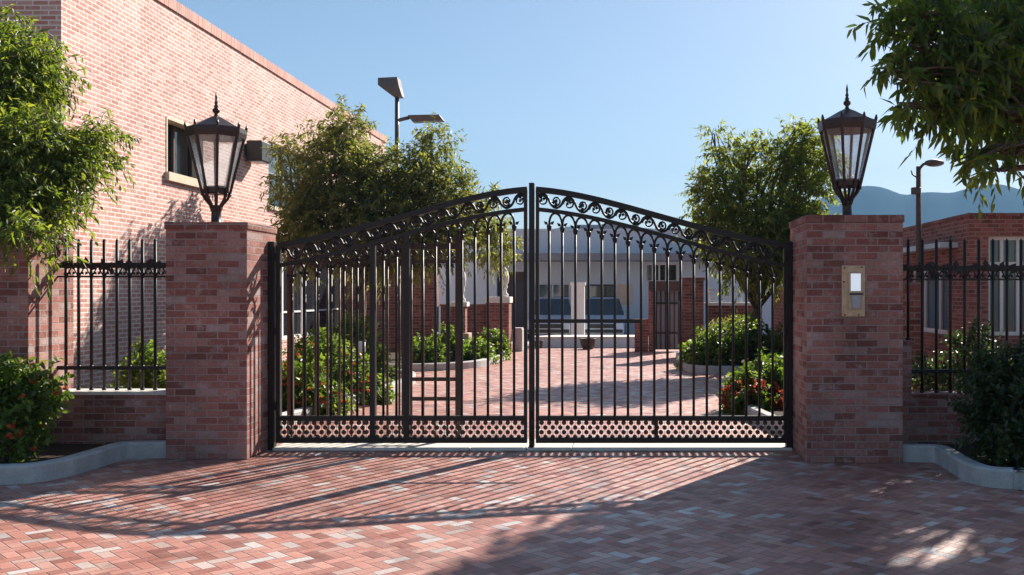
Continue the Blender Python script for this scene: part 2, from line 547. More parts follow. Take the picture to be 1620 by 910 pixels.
    def build(self, name, mat, parent=None, bevel=0.0, origin=None):
        me = bpy.data.meshes.new(name)
        v = self.v
        if origin is not None:
            v = [(a - origin[0], b_ - origin[1], c - origin[2]) for a, b_, c in v]
        me.from_pydata(v, [], self.f)
        uvl = me.uv_layers.new(name='UVMap')
        flat = [c for f in self.uv for p in f for c in p]
        uvl.data.foreach_set('uv', flat)
        me.polygons.foreach_set('use_smooth', self.sm)
        me.materials.append(mat)
        me.update()
        o = bpy.data.objects.new(name, me)
        scene.collection.objects.link(o)
        if bevel:
            bm = bmesh.new(); bm.from_mesh(me)
            bmesh.ops.remove_doubles(bm, verts=bm.verts, dist=1e-4)
            bm.to_mesh(me); bm.free()
            md = o.modifiers.new('bevel', 'BEVEL')
            md.width = bevel; md.segments = 2; md.limit_method = 'ANGLE'; md.angle_limit = R(40)
        if origin is not None:
            o.location = origin
        if parent is not None:
            o.parent = parent
            if origin is None:
                o.matrix_parent_inverse = parent.matrix_world.inverted() if False else Matrix.Translation(-parent.location)
        return o


def thing(name, label, cat, loc, group=None):
    o = bpy.data.objects.new(name, None)
    o.empty_display_size = 0.2
    o.location = loc
    scene.collection.objects.link(o)
    return tag(o, label, cat, group)


def tag(o, label, cat, group=None):
    o['label'] = label; o['category'] = cat
    if group: o['group'] = group
    return o


def struct(o, label=None, cat=None, kind='structure'):
    o['kind'] = kind
    if label: o['label'] = label
    if cat: o['category'] = cat
    return o


def opening_wall(mb, axis, const0, const1, a0, a1, z0, z1, holes):
    """wall between planes const0 / const1 (axis 'x' or 'y') spanning a0..a1, z0..z1 with rectangular holes (a0,a1,z0,z1)"""
    aa = sorted({a0, a1, *[h[0] for h in holes], *[h[1] for h in holes]})
    zz = sorted({z0, z1, *[h[2] for h in holes], *[h[3] for h in holes]})

    def pt(a, z, c):
        return (c, a, z) if axis == 'x' else (a, c, z)

    def solid(i, k):
        if i < 0 or k < 0 or i >= len(aa) - 1 or k >= len(zz) - 1: return False
        am, zm = (aa[i] + aa[i + 1]) / 2, (zz[k] + zz[k + 1]) / 2
        return not any(h[0] < am < h[1] and h[2] < zm < h[3] for h in holes)
    for i in range(len(aa) - 1):
        for k in range(len(zz) - 1):
            if not solid(i, k): continue
            A, B, C, D = aa[i], aa[i + 1], zz[k], zz[k + 1]
            for c in (const0, const1):
                mb.quad([pt(A, C, c), pt(B, C, c), pt(B, D, c), pt(A, D, c)])
            if not solid(i - 1, k): mb.quad([pt(A, C, const0), pt(A, C, const1), pt(A, D, const1), pt(A, D, const0)])
            if not solid(i + 1, k): mb.quad([pt(B, C, const0), pt(B, C, const1), pt(B, D, const1), pt(B, D, const0)])
            if not solid(i, k - 1): mb.quad([pt(A, C, const0), pt(B, C, const0), pt(B, C, const1), pt(A, C, const1)])
            if not solid(i, k + 1): mb.quad([pt(A, D, const0), pt(B, D, const0), pt(B, D, const1), pt(A, D, const1)])
    return mb


def smooth_path(pts, n=6):
    """Catmull-Rom through 2-D points"""
    out = []
    m = len(pts)
    for i in range(m - 1):
        p0, p1, p2, p3 = pts[max(i - 1, 0)], pts[i], pts[i + 1], pts[min(i + 2, m - 1)]
        for k in range(n):
            t = k / n
            out.append(tuple(0.5 * ((2 * p1[d]) + (-p0[d] + p2[d]) * t + (2 * p0[d] - 5 * p1[d] + 4 * p2[d] - p3[d]) * t * t + (-p0[d] + 3 * p1[d] - 3 * p2[d] + p3[d]) * t ** 3) for d in (0, 1)))
    out.append(tuple(pts[-1]))
    return out


def kerb_mesh(path, width, h, z0=0.0, side=1):
    """kerb wall along a plan path; path = outer face line, the width goes to the side (+1 left of travel)"""
    mb = MB()
    n = len(path)
    inner = []
    for i, p in enumerate(path):
        a, b_ = path[max(i - 1, 0)], path[min(i + 1, n - 1)]
        d = Vector((b_[0] - a[0], b_[1] - a[1])).normalized()
        nn = Vector((-d.y, d.x)) * side
        inner.append((p[0] + nn.x * width, p[1] + nn.y * width))
    s = 0.018
    verts, faces = [], []
    for i in range(n):
        o_, k_ = Vector(path[i]), Vector(inner[i])
        dirn = (k_ - o_).normalized()
        a = o_ + dirn * s
        b_ = k_ - dirn * s
        verts += [(o_.x, o_.y, z0), (o_.x, o_.y, z0 + h - s), (a.x, a.y, z0 + h), (b_.x, b_.y, z0 + h), (k_.x, k_.y, z0 + h - s), (k_.x, k_.y, z0)]
    for i in range(n - 1):
        for k in range(6):
            a, b_ = i * 6 + k, i * 6 + (k + 1) % 6
            faces.append([a, b_, b_ + 6, a + 6])
    faces.append([0, 1, 2, 3, 4, 5]); faces.append([(n - 1) * 6 + k for k in range(6)])
    mb.raw(verts, faces, False)
    return mb


# ------------------------------------------------------------------ the ground
mb = MB()
mb.quad([(-3000, -200, -0.02), (3500, -200, -0.02), (3500, 2500, -0.02), (-3000, 2500, -0.02)])
struct(mb.build('ground', M['ground']))
mb = MB()
mb.quad([(-16, -4, 0), (16, -4, 0), (16, 42, 0), (-16, 42, 0)])
struct(mb.build('paved_driveway', M['paving']))

# stone sill under the gate, in slabs
for (a, b_) in ((-3.56, -1.575), (-1.568, -1.0), (-0.99, -0.55), (-0.543, 1.68)):
    mb = MB(); mb.box(a, b_, 9.93, 10.55, 0.0, 0.028)
    struct(mb.build('stone_threshold', M['sill'], bevel=0.006))


# hills
def hills():
    ridge_px = [(-500, 420), (300, 395), (700, 380), (860, 366), (905, 357), (960, 354), (1010, 361), (1080, 362), (1150, 350), (1220, 336), (1300, 314), (1340, 300), (1375, 292), (1405, 300), (1432, 309), (1452, 303), (1475, 304), (1492, 307), (1515, 303), (1540, 296), (1565, 293), (1590, 291), (1605, 296), (1625, 302), (1700, 290), (1900, 300), (2300, 360)]
    D = 1700.0
    xs = np.linspace(-500, 2300, 260)
    rz = np.interp(xs, [p[0] for p in ridge_px], [p[1] for p in ridge_px]) + 1.6 * np.sin(xs * 0.11 + 2 * np.sin(xs * 0.037)) + 0.8 * np.sin(xs * 0.31 + 1.3)
    ker = np.hanning(5); ker /= ker.sum()
    rz = np.convolve(np.pad(rz, 2, mode='edge'), ker, mode='valid')
    rs = np.random.RandomState(3)
    rows = 26
    verts, faces = [], []
    for j in range(rows):
        t = j / (rows - 1)
        Y = D - 300 * (1 - t)
        prof = math.sin(min(1.0, t / 0.85) * math.pi / 2) ** 1.35
        
        for i, px in enumerate(xs):
            X = (px - VX) * Y / F
            H = (VY - rz[i]) * Y / F + CH
            spur = 1 + (1 - t) * (0.10 * math.sin(px * 0.043 + 2.2 * math.sin(px * 0.017) + t * 2) + 0.05 * math.sin(px * 0.13 + 3 * math.sin(px * 0.05) - t * 5))
            verts.append((X, Y, max(-0.5, H * min(1.0, prof * spur))))
    n = len(xs)
    for j in range(rows - 1):
        for i in range(n - 1):
            a = j * n + i
            faces.append([a, a + 1, a + n + 1, a + n])
    mb = MB(); mb.raw(verts, faces, True)
    return mb.build('hills', M['hill'])


struct(hills())

# ------------------------------------------------------------------ big brick building on the left
WX = -7.5
bl = thing('brick_building', 'tall red brick building with sunlit side wall and two dark windows', 'building', (WX, 13.1, 0))
win1 = (16.1, 17.5, 3.56, 4.46)
win2 = (20.7, 24.4, 3.42, 4.78)
win3 = (21.2, 27.4, 0.55, 2.35)
TOP = 6.26
mb = MB()
opening_wall(mb, 'x', WX, WX - 0.3, 13.1, 30.8, 0, TOP, [win1, win2, win3])
mb.box(-16, WX - 0.3, 13.1, 13.4, 0, TOP)
mb.box(-16, WX - 0.3, 30.5, 30.8, 0, TOP)
mb.build('wall', M['wall_brick'], bl)
mb = MB()
mb.box(-16, WX + 0.03, 13.07, 13.43, TOP, TOP + 0.18)
mb.box(WX - 0.33, WX + 0.03, 13.43, 30.83, TOP, TOP + 0.18)
mb.build('parapet', M['coping_brick'], bl)
mb = MB(); mb.box(-16, WX - 0.3, 13.4, 30.5, TOP - 0.5, TOP - 0.3)
mb.build('roof', M['dark_grey'], bl)


def side_window(w, parent, depth, mull_y, mull_z, frame_mat, glass, fw=0.05):
    y0, y1, z0, z1 = w
    x = WX - depth
    mb = MB()
    for (a, b_, c, d) in ((y0, y1, z0, z0 + fw), (y0, y1, z1 - fw, z1), (y0, y0 + fw, z0 + fw, z1 - fw), (y1 - fw, y1, z0 + fw, z1 - fw)):
        mb.box(x - 0.03, x + 0.03, a, b_, c, d)
    f = mb.build('window', frame_mat, parent)
    mb = MB(); mb.box(x - 0.012, x - 0.002, y0 + fw, y1 - fw, z0 + fw, z1 - fw)
    p = mb.build('pane', glass); p.parent = f
    for yy, wd in mull_y:
        mb = MB(); mb.box(x + 0.004, x + 0.05, yy - wd / 2, yy + wd / 2, z0 + fw, z1 - fw)
        q = mb.build('mullion', frame_mat); q.parent = f
    for zz in mull_z:
        mb = MB(); mb.box(x + 0.001, x + 0.035, y0 + fw, y1 - fw, zz - 0.02, zz + 0.02)
        q = mb.build('transom', frame_mat); q.parent = f
    return f


f1 = side_window(win1, bl, 0.22, [(16.75, 0.04)], [], M['brown_paint'], M['glass_dark'], 0.04)
f2 = side_window(win2, bl, 0.16, [(21.9, 0.05), (23.1, 0.05)], [4.15], M['dark_grey'], M['glass_blue'], 0.05)
f3 = side_window(win3, bl, 0.12, [(21.75, 0.10), (22.4, 0.06), (23.1, 0.12), (24.2, 0.06), (25.3, 0.10), (26.3, 0.06)], [1.15], M['white_paint'], M['glass_dark'], 0.07)
# beige plastered reveal and sill of the first window
mb = MB()
mb.box(WX - 0.2, WX + 0.012, win1[0] - 0.02, win1[0] + 0.02, win1[2], win1[3])
mb.box(WX - 0.2, WX + 0.012, win1[1] - 0.02, win1[1] + 0.02, win1[2], win1[3])
mb.box(WX - 0.2, WX + 0.012, win1[0] + 0.02, win1[1] - 0.02, win1[3] - 0.03, win1[3] + 0.012)
mb.build('window_reveal', M['beige'], bl)
mb = MB(); mb.box(WX - 0.2, WX + 0.07, win1[0] - 0.05, win1[1] + 0.05, win1[2] - 0.14, win1[2])
mb.build('window_sill', M['beige'], bl)
mb = MB(); mb.box(WX - 0.14, WX + 0.05, win2[0] - 0.04, win2[1] + 0.04, win2[2] - 0.08, win2[2])
mb.build('window_sill', M['beige'], bl)

# black box-shaped wall light
wl = thing('wall_light', 'black box light fixed on the sunlit brick wall beside the small window', 'wall light', (WX, 19.5, 4.4))
mb = MB(); mb.box(WX + 0.001, WX + 0.05, 19.42, 19.78, 4.28, 4.52); mb.build('mounting_plate', M['black_plastic'], wl)
mb = MB(); mb.box(WX + 0.05, WX + 0.36, 19.35, 19.85, 4.18, 4.58); mb.build('lamp_housing', M['black_plastic'], wl, bevel=0.02)
mb = MB(); mb.box(WX + 0.08, WX + 0.33, 19.39, 19.81, 4.165, 4.178); mb.build('lens', M['silver'], wl)

# ------------------------------------------------------------------ gate pillars
def pillar(name, label, x0, x1, y0, y1, h, cap=0.07, off=0.012):
    t = thing(name, label, 'pillar', ((x0 + x1) / 2, (y0 + y1) / 2, 0))
    mb = MB(); mb.box(x0, x1, y0, y1, 0, h - cap, '+z'); mb.build('shaft', M['pillar_brick'], t, bevel=0.006)
    mb = MB(); mb.box(x0 - off, x1 + off, y0 - off, y1 + off, h - cap, h); mb.build('cap', M['cap_brick'], t, bevel=0.008)
    return t


LP = (-4.396, -3.620, 9.42, 10.2); LPH = 2.268
RP = (1.690, 2.590, 9.21, 10.14); RPH = 2.32
pillar('brick_pillar', 'brick gate pillar left of the gate with sunlit inner side', *LP, LPH)
pillar('brick_pillar', 'wide brick gate pillar with the brass intercom plate', *RP, RPH)
pillar('brick_pillar', 'brick fence pillar at the left edge under the leafy tree', -6.55, -5.655, 9.33, 10.1, 2.2)

# low walls under the railings
lw = thing('low_wall', 'low brick wall under the left iron railing', 'wall', (-5.0, 9.8, 0))
mb = MB(); mb.box(-5.653, -4.398, 9.70, 9.96, 0, 0.585); mb.build('wall', M['pillar_brick'], lw)
mb = MB(); mb.box(-5.652, -4.40, 9.68, 9.98, 0.586, 0.622); mb.build('coping', M['sill'], lw, bevel=0.006)
rw = thing('low_wall', 'low brick wall under the right iron railing, stepped up at the pillar', 'wall', (4, 9.8, 0))
mb = MB(); mb.box(2.80, 6.6, 9.70, 9.96, 0, 0.565); mb.build('wall', M['pillar_brick'], rw)
mb = MB(); mb.box(2.802, 6.6, 9.68, 9.98, 0.566, 0.598); mb.build('coping', M['cap_brick'], rw, bevel=0.006)
mb = MB(); mb.box(2.592, 2.80, 9.66, 9.985, 0, 1.075); mb.build('step', M['pillar_brick'], rw)
mb = MB(); mb.box(2.592, 2.83, 9.645, 10.0, 1.076, 1.12); mb.build('step_cap', M['cap_brick'], rw, bevel=0.006)


# ------------------------------------------------------------------ ironwork
def leafplate(mb, x, y, z, ang, L=0.05, w=0.022, t=0.008):
    """small cast leaf lying in the XZ plane"""
    d = Vector((math.cos(ang), 0, math.sin(ang))); n = Vector((-d.z, 0, d.x)); k = Vector((0, t, 0))
    o = Vector((x, y, z))
    ring = [o, o + d * L * 0.4 + n * w, o + d * L, o + d * L * 0.4 - n * w]
    c = o + d * L * 0.45
    verts = ring + [c + k, c - k]
    faces = []
    for i in range(4):
        faces.append([i, (i + 1) % 4, 4]); faces.append([(i + 1) % 4, i, 5])
    mb.raw([tuple(v) for v in verts], faces, False)


def spiral(cx, cz, r0, r1, a0, turns, y, n=18):
    pts = []
    for i in range(n + 1):
        t = i / n
        r = r0 + (r1 - r0) * t ** 0.8
        a = a0 + turns * 2 * math.pi * t
        pts.append((cx + r * math.cos(a), y, cz + r * math.sin(a)))
    return pts


def railing(label, x0, n, dx, y, z0, ztop, zr1, zr0, xa, xb, first_base=None):
    t = thing('iron_railing', label, 'railing', ((xa + xb) / 2, y, z0))
    mb = MB(); mb.box(xa, xb, y - 0.016, y + 0.016, zr1 - 0.026, zr1 + 0.026); mb.build('top_rail', M['iron'], t)
    mb = MB(); mb.box(xa, xb, y - 0.015, y + 0.015, zr0 - 0.019, zr0 + 0.019); mb.build('bottom_rail', M['iron'], t)
    mb = MB(); mb.box(xa, xb, y - 0.010, y + 0.010, zr1 - 0.120, zr1 - 0.102); mb.build('lower_band', M['iron'], t)
    for i in range(n):
        x = x0 + i * dx
        zb = z0 if not (first_base and i == 0) else first_base
        mb = MB()
        mb.tube([(x, y, zb), (x, y, ztop - 0.02)], 0.0155, 8)
        mb.tube([(x, y, ztop - 0.02), (x, y, ztop)], [0.0155, 0.004], 8)
        for zz in (zr1, zr0):
            mb.ball((x, y, zz), 0.026, 0.026, 0.034)
        mb.ball((x, y, zb + 0.012), 0.024, 0.024, 0.016)
        mb.ball((x, y, zr1 - 0.085), 0.023, 0.023, 0.02)
        mb.build('bar', M['iron'], t)
    mb = MB()
    rnd = random.Random(int(abs(xa) * 100))
    for i in range(n - 1):
        x = x0 + i * dx
        for s in (0, 1):
            bx = x + s * dx
            sg = 1 if s == 0 else -1
            pts = [(bx + sg * 0.012, y, zr1 - 0.10), (bx + sg * 0.030, y, zr1 - 0.065), (bx + sg * 0.050, y, zr1 - 0.028)]
            mb.tube(pts, 0.0075, 6)
            leafplate(mb, bx + sg * 0.03, y - 0.012, zr1 - 0.062, R(-50 if sg > 0 else 230), 0.045, 0.016)
        for k in range(5):
            leafplate(mb, x + dx * (0.12 + 0.19 * k), y - 0.018 + rnd.uniform(-0.004, 0.004), zr1 + rnd.uniform(-0.02, 0.02), rnd.uniform(0, 6.28), rnd.uniform(0.06, 0.09), 0.030)
    mb.build('rail_leaves', M['iron'], t)
    return t


railing('black iron railing between the left brick pillars above the low wall', -5.575, 10, 0.127, 9.82, 0.622, 2.13, 1.865, 0.845, -5.654, -4.397)
railing('black iron railing on the low wall beside the intercom pillar', 2.80 + 0.012, 22, 0.1405, 9.82, 0.598, 2.13, 1.835, 0.81, 2.592, 6.3, first_base=1.12)

# ------------------------------------------------------------------ the double gate
GY = 10.0
TT = [(848, 297), (903, 304), (959, 316), (1014, 331), (1056, 342), (1098, 354), (1153, 367), (1209, 379), (1245, 385)]
LT = [(848, 328), (889, 333), (931, 340), (973, 349), (1014, 360), (1056, 371), (1098, 382), (1153, 397), (1209, 410), (1245, 417)]
ptop = np.polyfit([(a - 849) / 397 for a, b_ in TT], [CH - (b_ - VY) * GY / F for a, b_ in TT], 4)
plow = np.polyfit([(a - 849) / 397 for a, b_ in LT], [CH - (b_ - VY) * GY / F for a, b_ in LT], 4)
ztop_f = lambda t: float(np.polyval(ptop, t)) - 0.02
zlow_f = lambda t: float(np.polyval(plow, t)) - 0.02
ZB0, ZB1 = 0.085, 0.125       # bottom rail
ZM0, ZM1 = 0.295, 0.345       # rail above the lattice
ONE = 0.134


def gate_leaf(label, xi, xh, stiles, mulls, latch):
    """xi = x of the inner edge, xh = x of the hinge edge"""
    s = 1 if xh > xi else -1
    L = abs(xh - xi)
    t = thing('gate_leaf', label, 'gate', (xh, GY, 0), 'leaves of the double entrance gate')
    X = lambda u: xi + s * u * L
    N = 40
    mat = M['iron']
    y0, y1 = GY - 0.025, GY + 0.025
    MB().ribbon([(X(i / N), ztop_f(i / N)) for i in range(N + 1)], 0.058, y0 - 0.006, y1 + 0.006).build('top_rail', mat, t)
    MB().ribbon([(X(i / N), zlow_f(i / N)) for i in range(N + 1)], 0.040, y0, y1).build('lower_arched_rail', mat, t)
    a, b_ = sorted((xi, xh))
    MB().box(a, b_, y0, y1, ZM0, ZM1).build('lattice_rail', mat, t)
    MB().box(a, b_, y0 - 0.004, y1 + 0.004, ZB0 - 0.015, ZB1).build('bottom_rail', mat, t, bevel=0.004)
    # stiles
    MB().box(*sorted((xi - s * 0.001, xi + s * 0.032)), y0 - 0.003, y1 + 0.003, ZB0 - 0.012, ztop_f(0)).build('inner_stile', mat, t)
    MB().box(*sorted((xh - s * 0.022, xh + s * 0.022)), y0 - 0.003, y1 + 0.003, ZB0 - 0.012, ztop_f(1) + 0.0).build('hinge_stile', mat, t)
    for xs_, zt in stiles:
        MB().box(xs_ - 0.027, xs_ + 0.027, y0 - 0.002, y1 + 0.002, ZB0 - 0.008, zt).build('stile', mat, t)
    for xs_ in mulls:
        MB().box(xs_ - 0.02, xs_ + 0.02, y0 - 0.001, y1 + 0.001, ZB1, ZM0).build('lattice_mullion', mat, t)
    # bars with capitals, and the arches they carry
    n = int(round(L / ONE))
    step = L / n
    tops = []
    for k in range(1, n):
        u = k * step / L
        x = X(u)
        zt = zlow_f(u) - 0.155
        tops.append((x, zt))
        if any(abs(x - q[0]) < 0.03 for q in stiles): continue
        mb = MB()
        mb.tube([(x, GY, ZM1), (x, GY, zt)], 0.0135, 10)
        mb.lathe([(0.015, zt - 0.05), (0.024, zt - 0.02), (0.027, zt), (0.018, zt + 0.012)], x, GY, 8)
        mb.build('bar', mat, t)
    for (xa, za), (xb, zb) in zip(tops[:-1], tops[1:]):
        mb = MB()
        pts = []
        for i in range(13):
            an = math.pi * i / 12
            f = (1 - math.cos(an)) / 2
            pts.append((xa + (xb - xa) * f, GY, za + (zb - za) * f + 0.136 * math.sin(an) ** 0.8))
        mb.tube(pts, 0.0115, 6)
        mb.build('arch', mat, t)
    mb = MB()
    for i, (xa, za) in enumerate(tops):
        for sg in (1, -1):
            leafplate(mb, xa + sg * 0.012, GY - 0.012, za + 0.01, R(90 - sg * 48), 0.058, 0.017)
    mb.build('capital_leaves', mat, t)
    # scrollwork between the arched rails
    mb = MB()
    lb = MB()
    P_ = 0.268
    nh = int(L / (P_ / 2))
    mid = lambda u: (ztop_f(u) + zlow_f(u)) / 2
    amp = lambda u: max(0.03, (ztop_f(u) - zlow_f(u)) / 2 - 0.036)
    pts = []
    M_ = 14 * nh
    for i in range(M_ + 1):
        d = 0.03 + (L - 0.06) * i / M_
        u = d / L
        ph = math.pi * d / (P_ / 2)
        c = math.sin(ph)
        c = math.copysign(abs(c) ** 0.7, c)
        pts.append((X(u), GY, mid(u) + amp(u) * 1.0 * c))
    mb.tube(pts, 0.012, 6)
    for h in range(nh):
        d = 0.0 + (h + 0.5) * P_ / 2
        u = min(1, d / L)
        sg = 1 if h % 2 == 0 else -1
        cz = mid(u) - sg * amp(u) * 0.12
        # spiral that curls into the hollow of the wave
        a0 = math.pi if s > 0 else 0.0
        dirn = -sg * s
        sp_ = spiral(X(u), cz, 0.064, 0.02, a0, dirn * 1.2, GY)
        mb.tube(sp_, [0.0105 + (0.007 - 0.0105) * i / (len(sp_) - 1) for i in range(len(sp_))], 6)
        e = sp_[-1]
        for q in range(3):
            leafplate(lb, e[0], GY - 0.006, e[2], q * 2.09 + h, 0.042, 0.019)
        leafplate(lb, X(min(1, u + 0.045)), GY - 0.008, mid(u) - sg * amp(u) * 0.6, sg * s * 1.0 + (0 if s > 0 else math.pi), 0.06, 0.022)
    mb.build('scrollwork', mat, t)
    lb.build('scroll_leaves', mat, t)
    # lattice of cast roundels on thin crossed rods
    mb = MB()
    rows = 3
    pz = 0.0475
    pxs = 0.0755
    cols = int(L / pxs)
    for r_ in range(rows + 1):
        z = ZB1 + pz * (r_ + 0.15) - 0.0 if r_ < 4 else 0
        for c in range(cols + 1):
            x = a + 0.02 + (c + (0.5 if r_ % 2 else 0.0)) * pxs
            if x > b_ - 0.02: continue
            rr = 0.0240
            zc = ZB1 + pz * (r_ + 0.0) + 0.006
            k = 10
            vs = []
            for yy in (GY - 0.008, GY + 0.008):
                for q in range(k):
                    an = 2 * math.pi * q / k
                    zz = min(max(zc + rr * math.sin(an), ZB1 - 0.02), ZM0 + 0.02)
                    vs.append((x + rr * math.cos(an), yy, zz))
            fs = [list(range(k))[::-1], list(range(k, 2 * k))]
            for q in range(k):
                fs.append([q, (q + 1) % k, (q + 1) % k + k, q + k])
            mb.raw(vs, fs, False)
    for c in range(2 * cols):
        x = a + 0.02 + c * pxs / 2
        if x > b_ - 0.02: continue
        mb.box(x - 0.0014, x + 0.0014, GY - 0.003, GY + 0.003, ZB1, ZM0)
    mb.build('lattice_panel', M['brown_iron'], t)
    return t


GXI_L, GXH_L = (834 - VX) * GY / F, (441 - VX) * GY / F
GXI_R, GXH_R = (848 - VX) * GY / F, (1243 - VX) * GY / F
x590, x644 = (590 - VX) * GY / F, (644 - VX) * GY / F
gl = gate_leaf('left leaf of the arched black iron gate with two thick uprights', GXI_L, GXH_L,
               [(x590, zlow_f((834 - 590) / 393)), (x644, zlow_f((834 - 644) / 393))], [], False)
gr = gate_leaf('right leaf of the arched black iron gate, carrying the tall meeting post', GXI_R, GXH_R, [], [(1038 - VX) * GY / F], True)
# tall meeting post and latch bar belong to the right leaf
mb = MB(); xm0, xm1 = (837.2 - VX) * GY / F, (845.5 - VX) * GY / F
mb.box(xm0, xm1, GY - 0.035, GY + 0.035, 0.03, 2.705); mb.build('meeting_post', M['iron'], gr, bevel=0.005)
mb = MB(); mb.tube([((xm0 + xm1) / 2, GY - 0.05, 0.0285), ((xm0 + xm1) / 2, GY - 0.05, 0.40)], 0.010, 8); mb.build('drop_bolt', M['iron'], gr)
mb = MB(); mb.box((845.5 - VX) * GY / F, (1016 - VX) * GY / F, GY - 0.029, GY - 0.0165, CH - (511 - VY) * GY / F, CH - (505 - VY) * GY / F)
mb.build('latch_bar', M['iron'], gr)

# gate posts fixed to the pillars
for lab, xp, zt in (('slim black steel gate post beside the left pillar', -3.585, 2.11), ('slim black steel gate post beside the intercom pillar', 1.652, 2.11)):
    t = thing('gate_post', lab, 'post', (xp, GY, 0))
    mb = MB(); mb.box(xp - 0.032, xp + 0.030, GY - 0.04, GY + 0.04, 0.0, zt); mb.build('post', M['iron'], t, bevel=0.004)
    sg = 1 if xp < 0 else -1
    for z in (0.45, 1.2, 1.95):
        mb = MB(); mb.tube([(xp + sg * 0.036, GY - 0.045, z - 0.04), (xp + sg * 0.036, GY - 0.045, z + 0.04)], 0.013, 8)
        mb.build('hinge', M['iron'], t)

# lower inner pedestrian gate standing behind the left leaf
GY2 = 10.62
g2 = thing('pedestrian_gate', 'lower brown iron gate panel standing just behind the left gate leaf', 'gate', (-2.7, GY2, 0))
X2 = lambda px: (px - VX) * GY2 / F
Z2 = lambda py: CH - (py - VY) * GY2 / F
mb = MB(); mb.box(X2(726) - 0.035, X2(726) + 0.035, GY2 - 0.03, GY2 + 0.03, 0.0, Z2(370)); mb.build('end_post', M['brown_iron'], g2, bevel=0.004)
mb = MB(); mb.box(-3.64, -3.58, GY2 - 0.03, GY2 + 0.03, 0.0, Z2(386)); mb.build('end_post', M['brown_iron'], g2, bevel=0.004)
mb = MB(); mb.box(X2(640) - 0.028, X2(640) + 0.028, GY2 - 0.022, GY2 + 0.022, 0.10, Z2(392)); mb.build('stile', M['brown_iron'], g2)
for py, h in ((390, 0.030), (414, 0.018), (694, 0.02)):
    mb = MB(); mb.box(-3.58, X2(726) - 0.035, GY2 - 0.018, GY2 + 0.018, Z2(py) - h, Z2(py) + h); mb.build('rail', M['brown_iron'], g2)
for py in (600, 631):
    mb = MB(); mb.box(X2(640) + 0.028, X2(726) - 0.035, GY2 - 0.016, GY2 + 0.016, Z2(py) - 0.02, Z2(py) + 0.02); mb.build('rail', M['brown_iron'], g2)
k = 0
x = -3.47
while x < X2(720):
    if abs(x - X2(640)) > 0.05:
        mb = MB(); mb.tube([(x, GY2, Z2(690)), (x, GY2, Z2(414))], 0.0125, 8)
        mb.build('bar', M['brown_iron'], g2)
    x += 0.129 if x < X2(640) else 0.064 * 2
for i in range(14):
    cx = -3.5 + i * 0.134
    if cx > X2(715): break
    mb = MB()
    zc_ = (Z2(390) + Z2(414)) / 2
    mb.tube(spiral(cx, zc_, 0.072, 0.018, math.pi * (i % 2), 1.3 * (1 if i % 2 else -1), GY2), 0.008, 6)
    for q in range(3):
        leafplate(mb, cx, GY2 - 0.008, zc_, q * 2.1 + i, 0.05, 0.018)
    mb.build('scroll', M['brown_iron'], g2)
    mb = MB()
    for sg in (1, -1):
        leafplate(mb, cx, GY2 - 0.010, Z2(416), R(-90 + sg * 40), 0.08, 0.022)
    mb.build('rail_leaf', M['brown_iron'], g2)


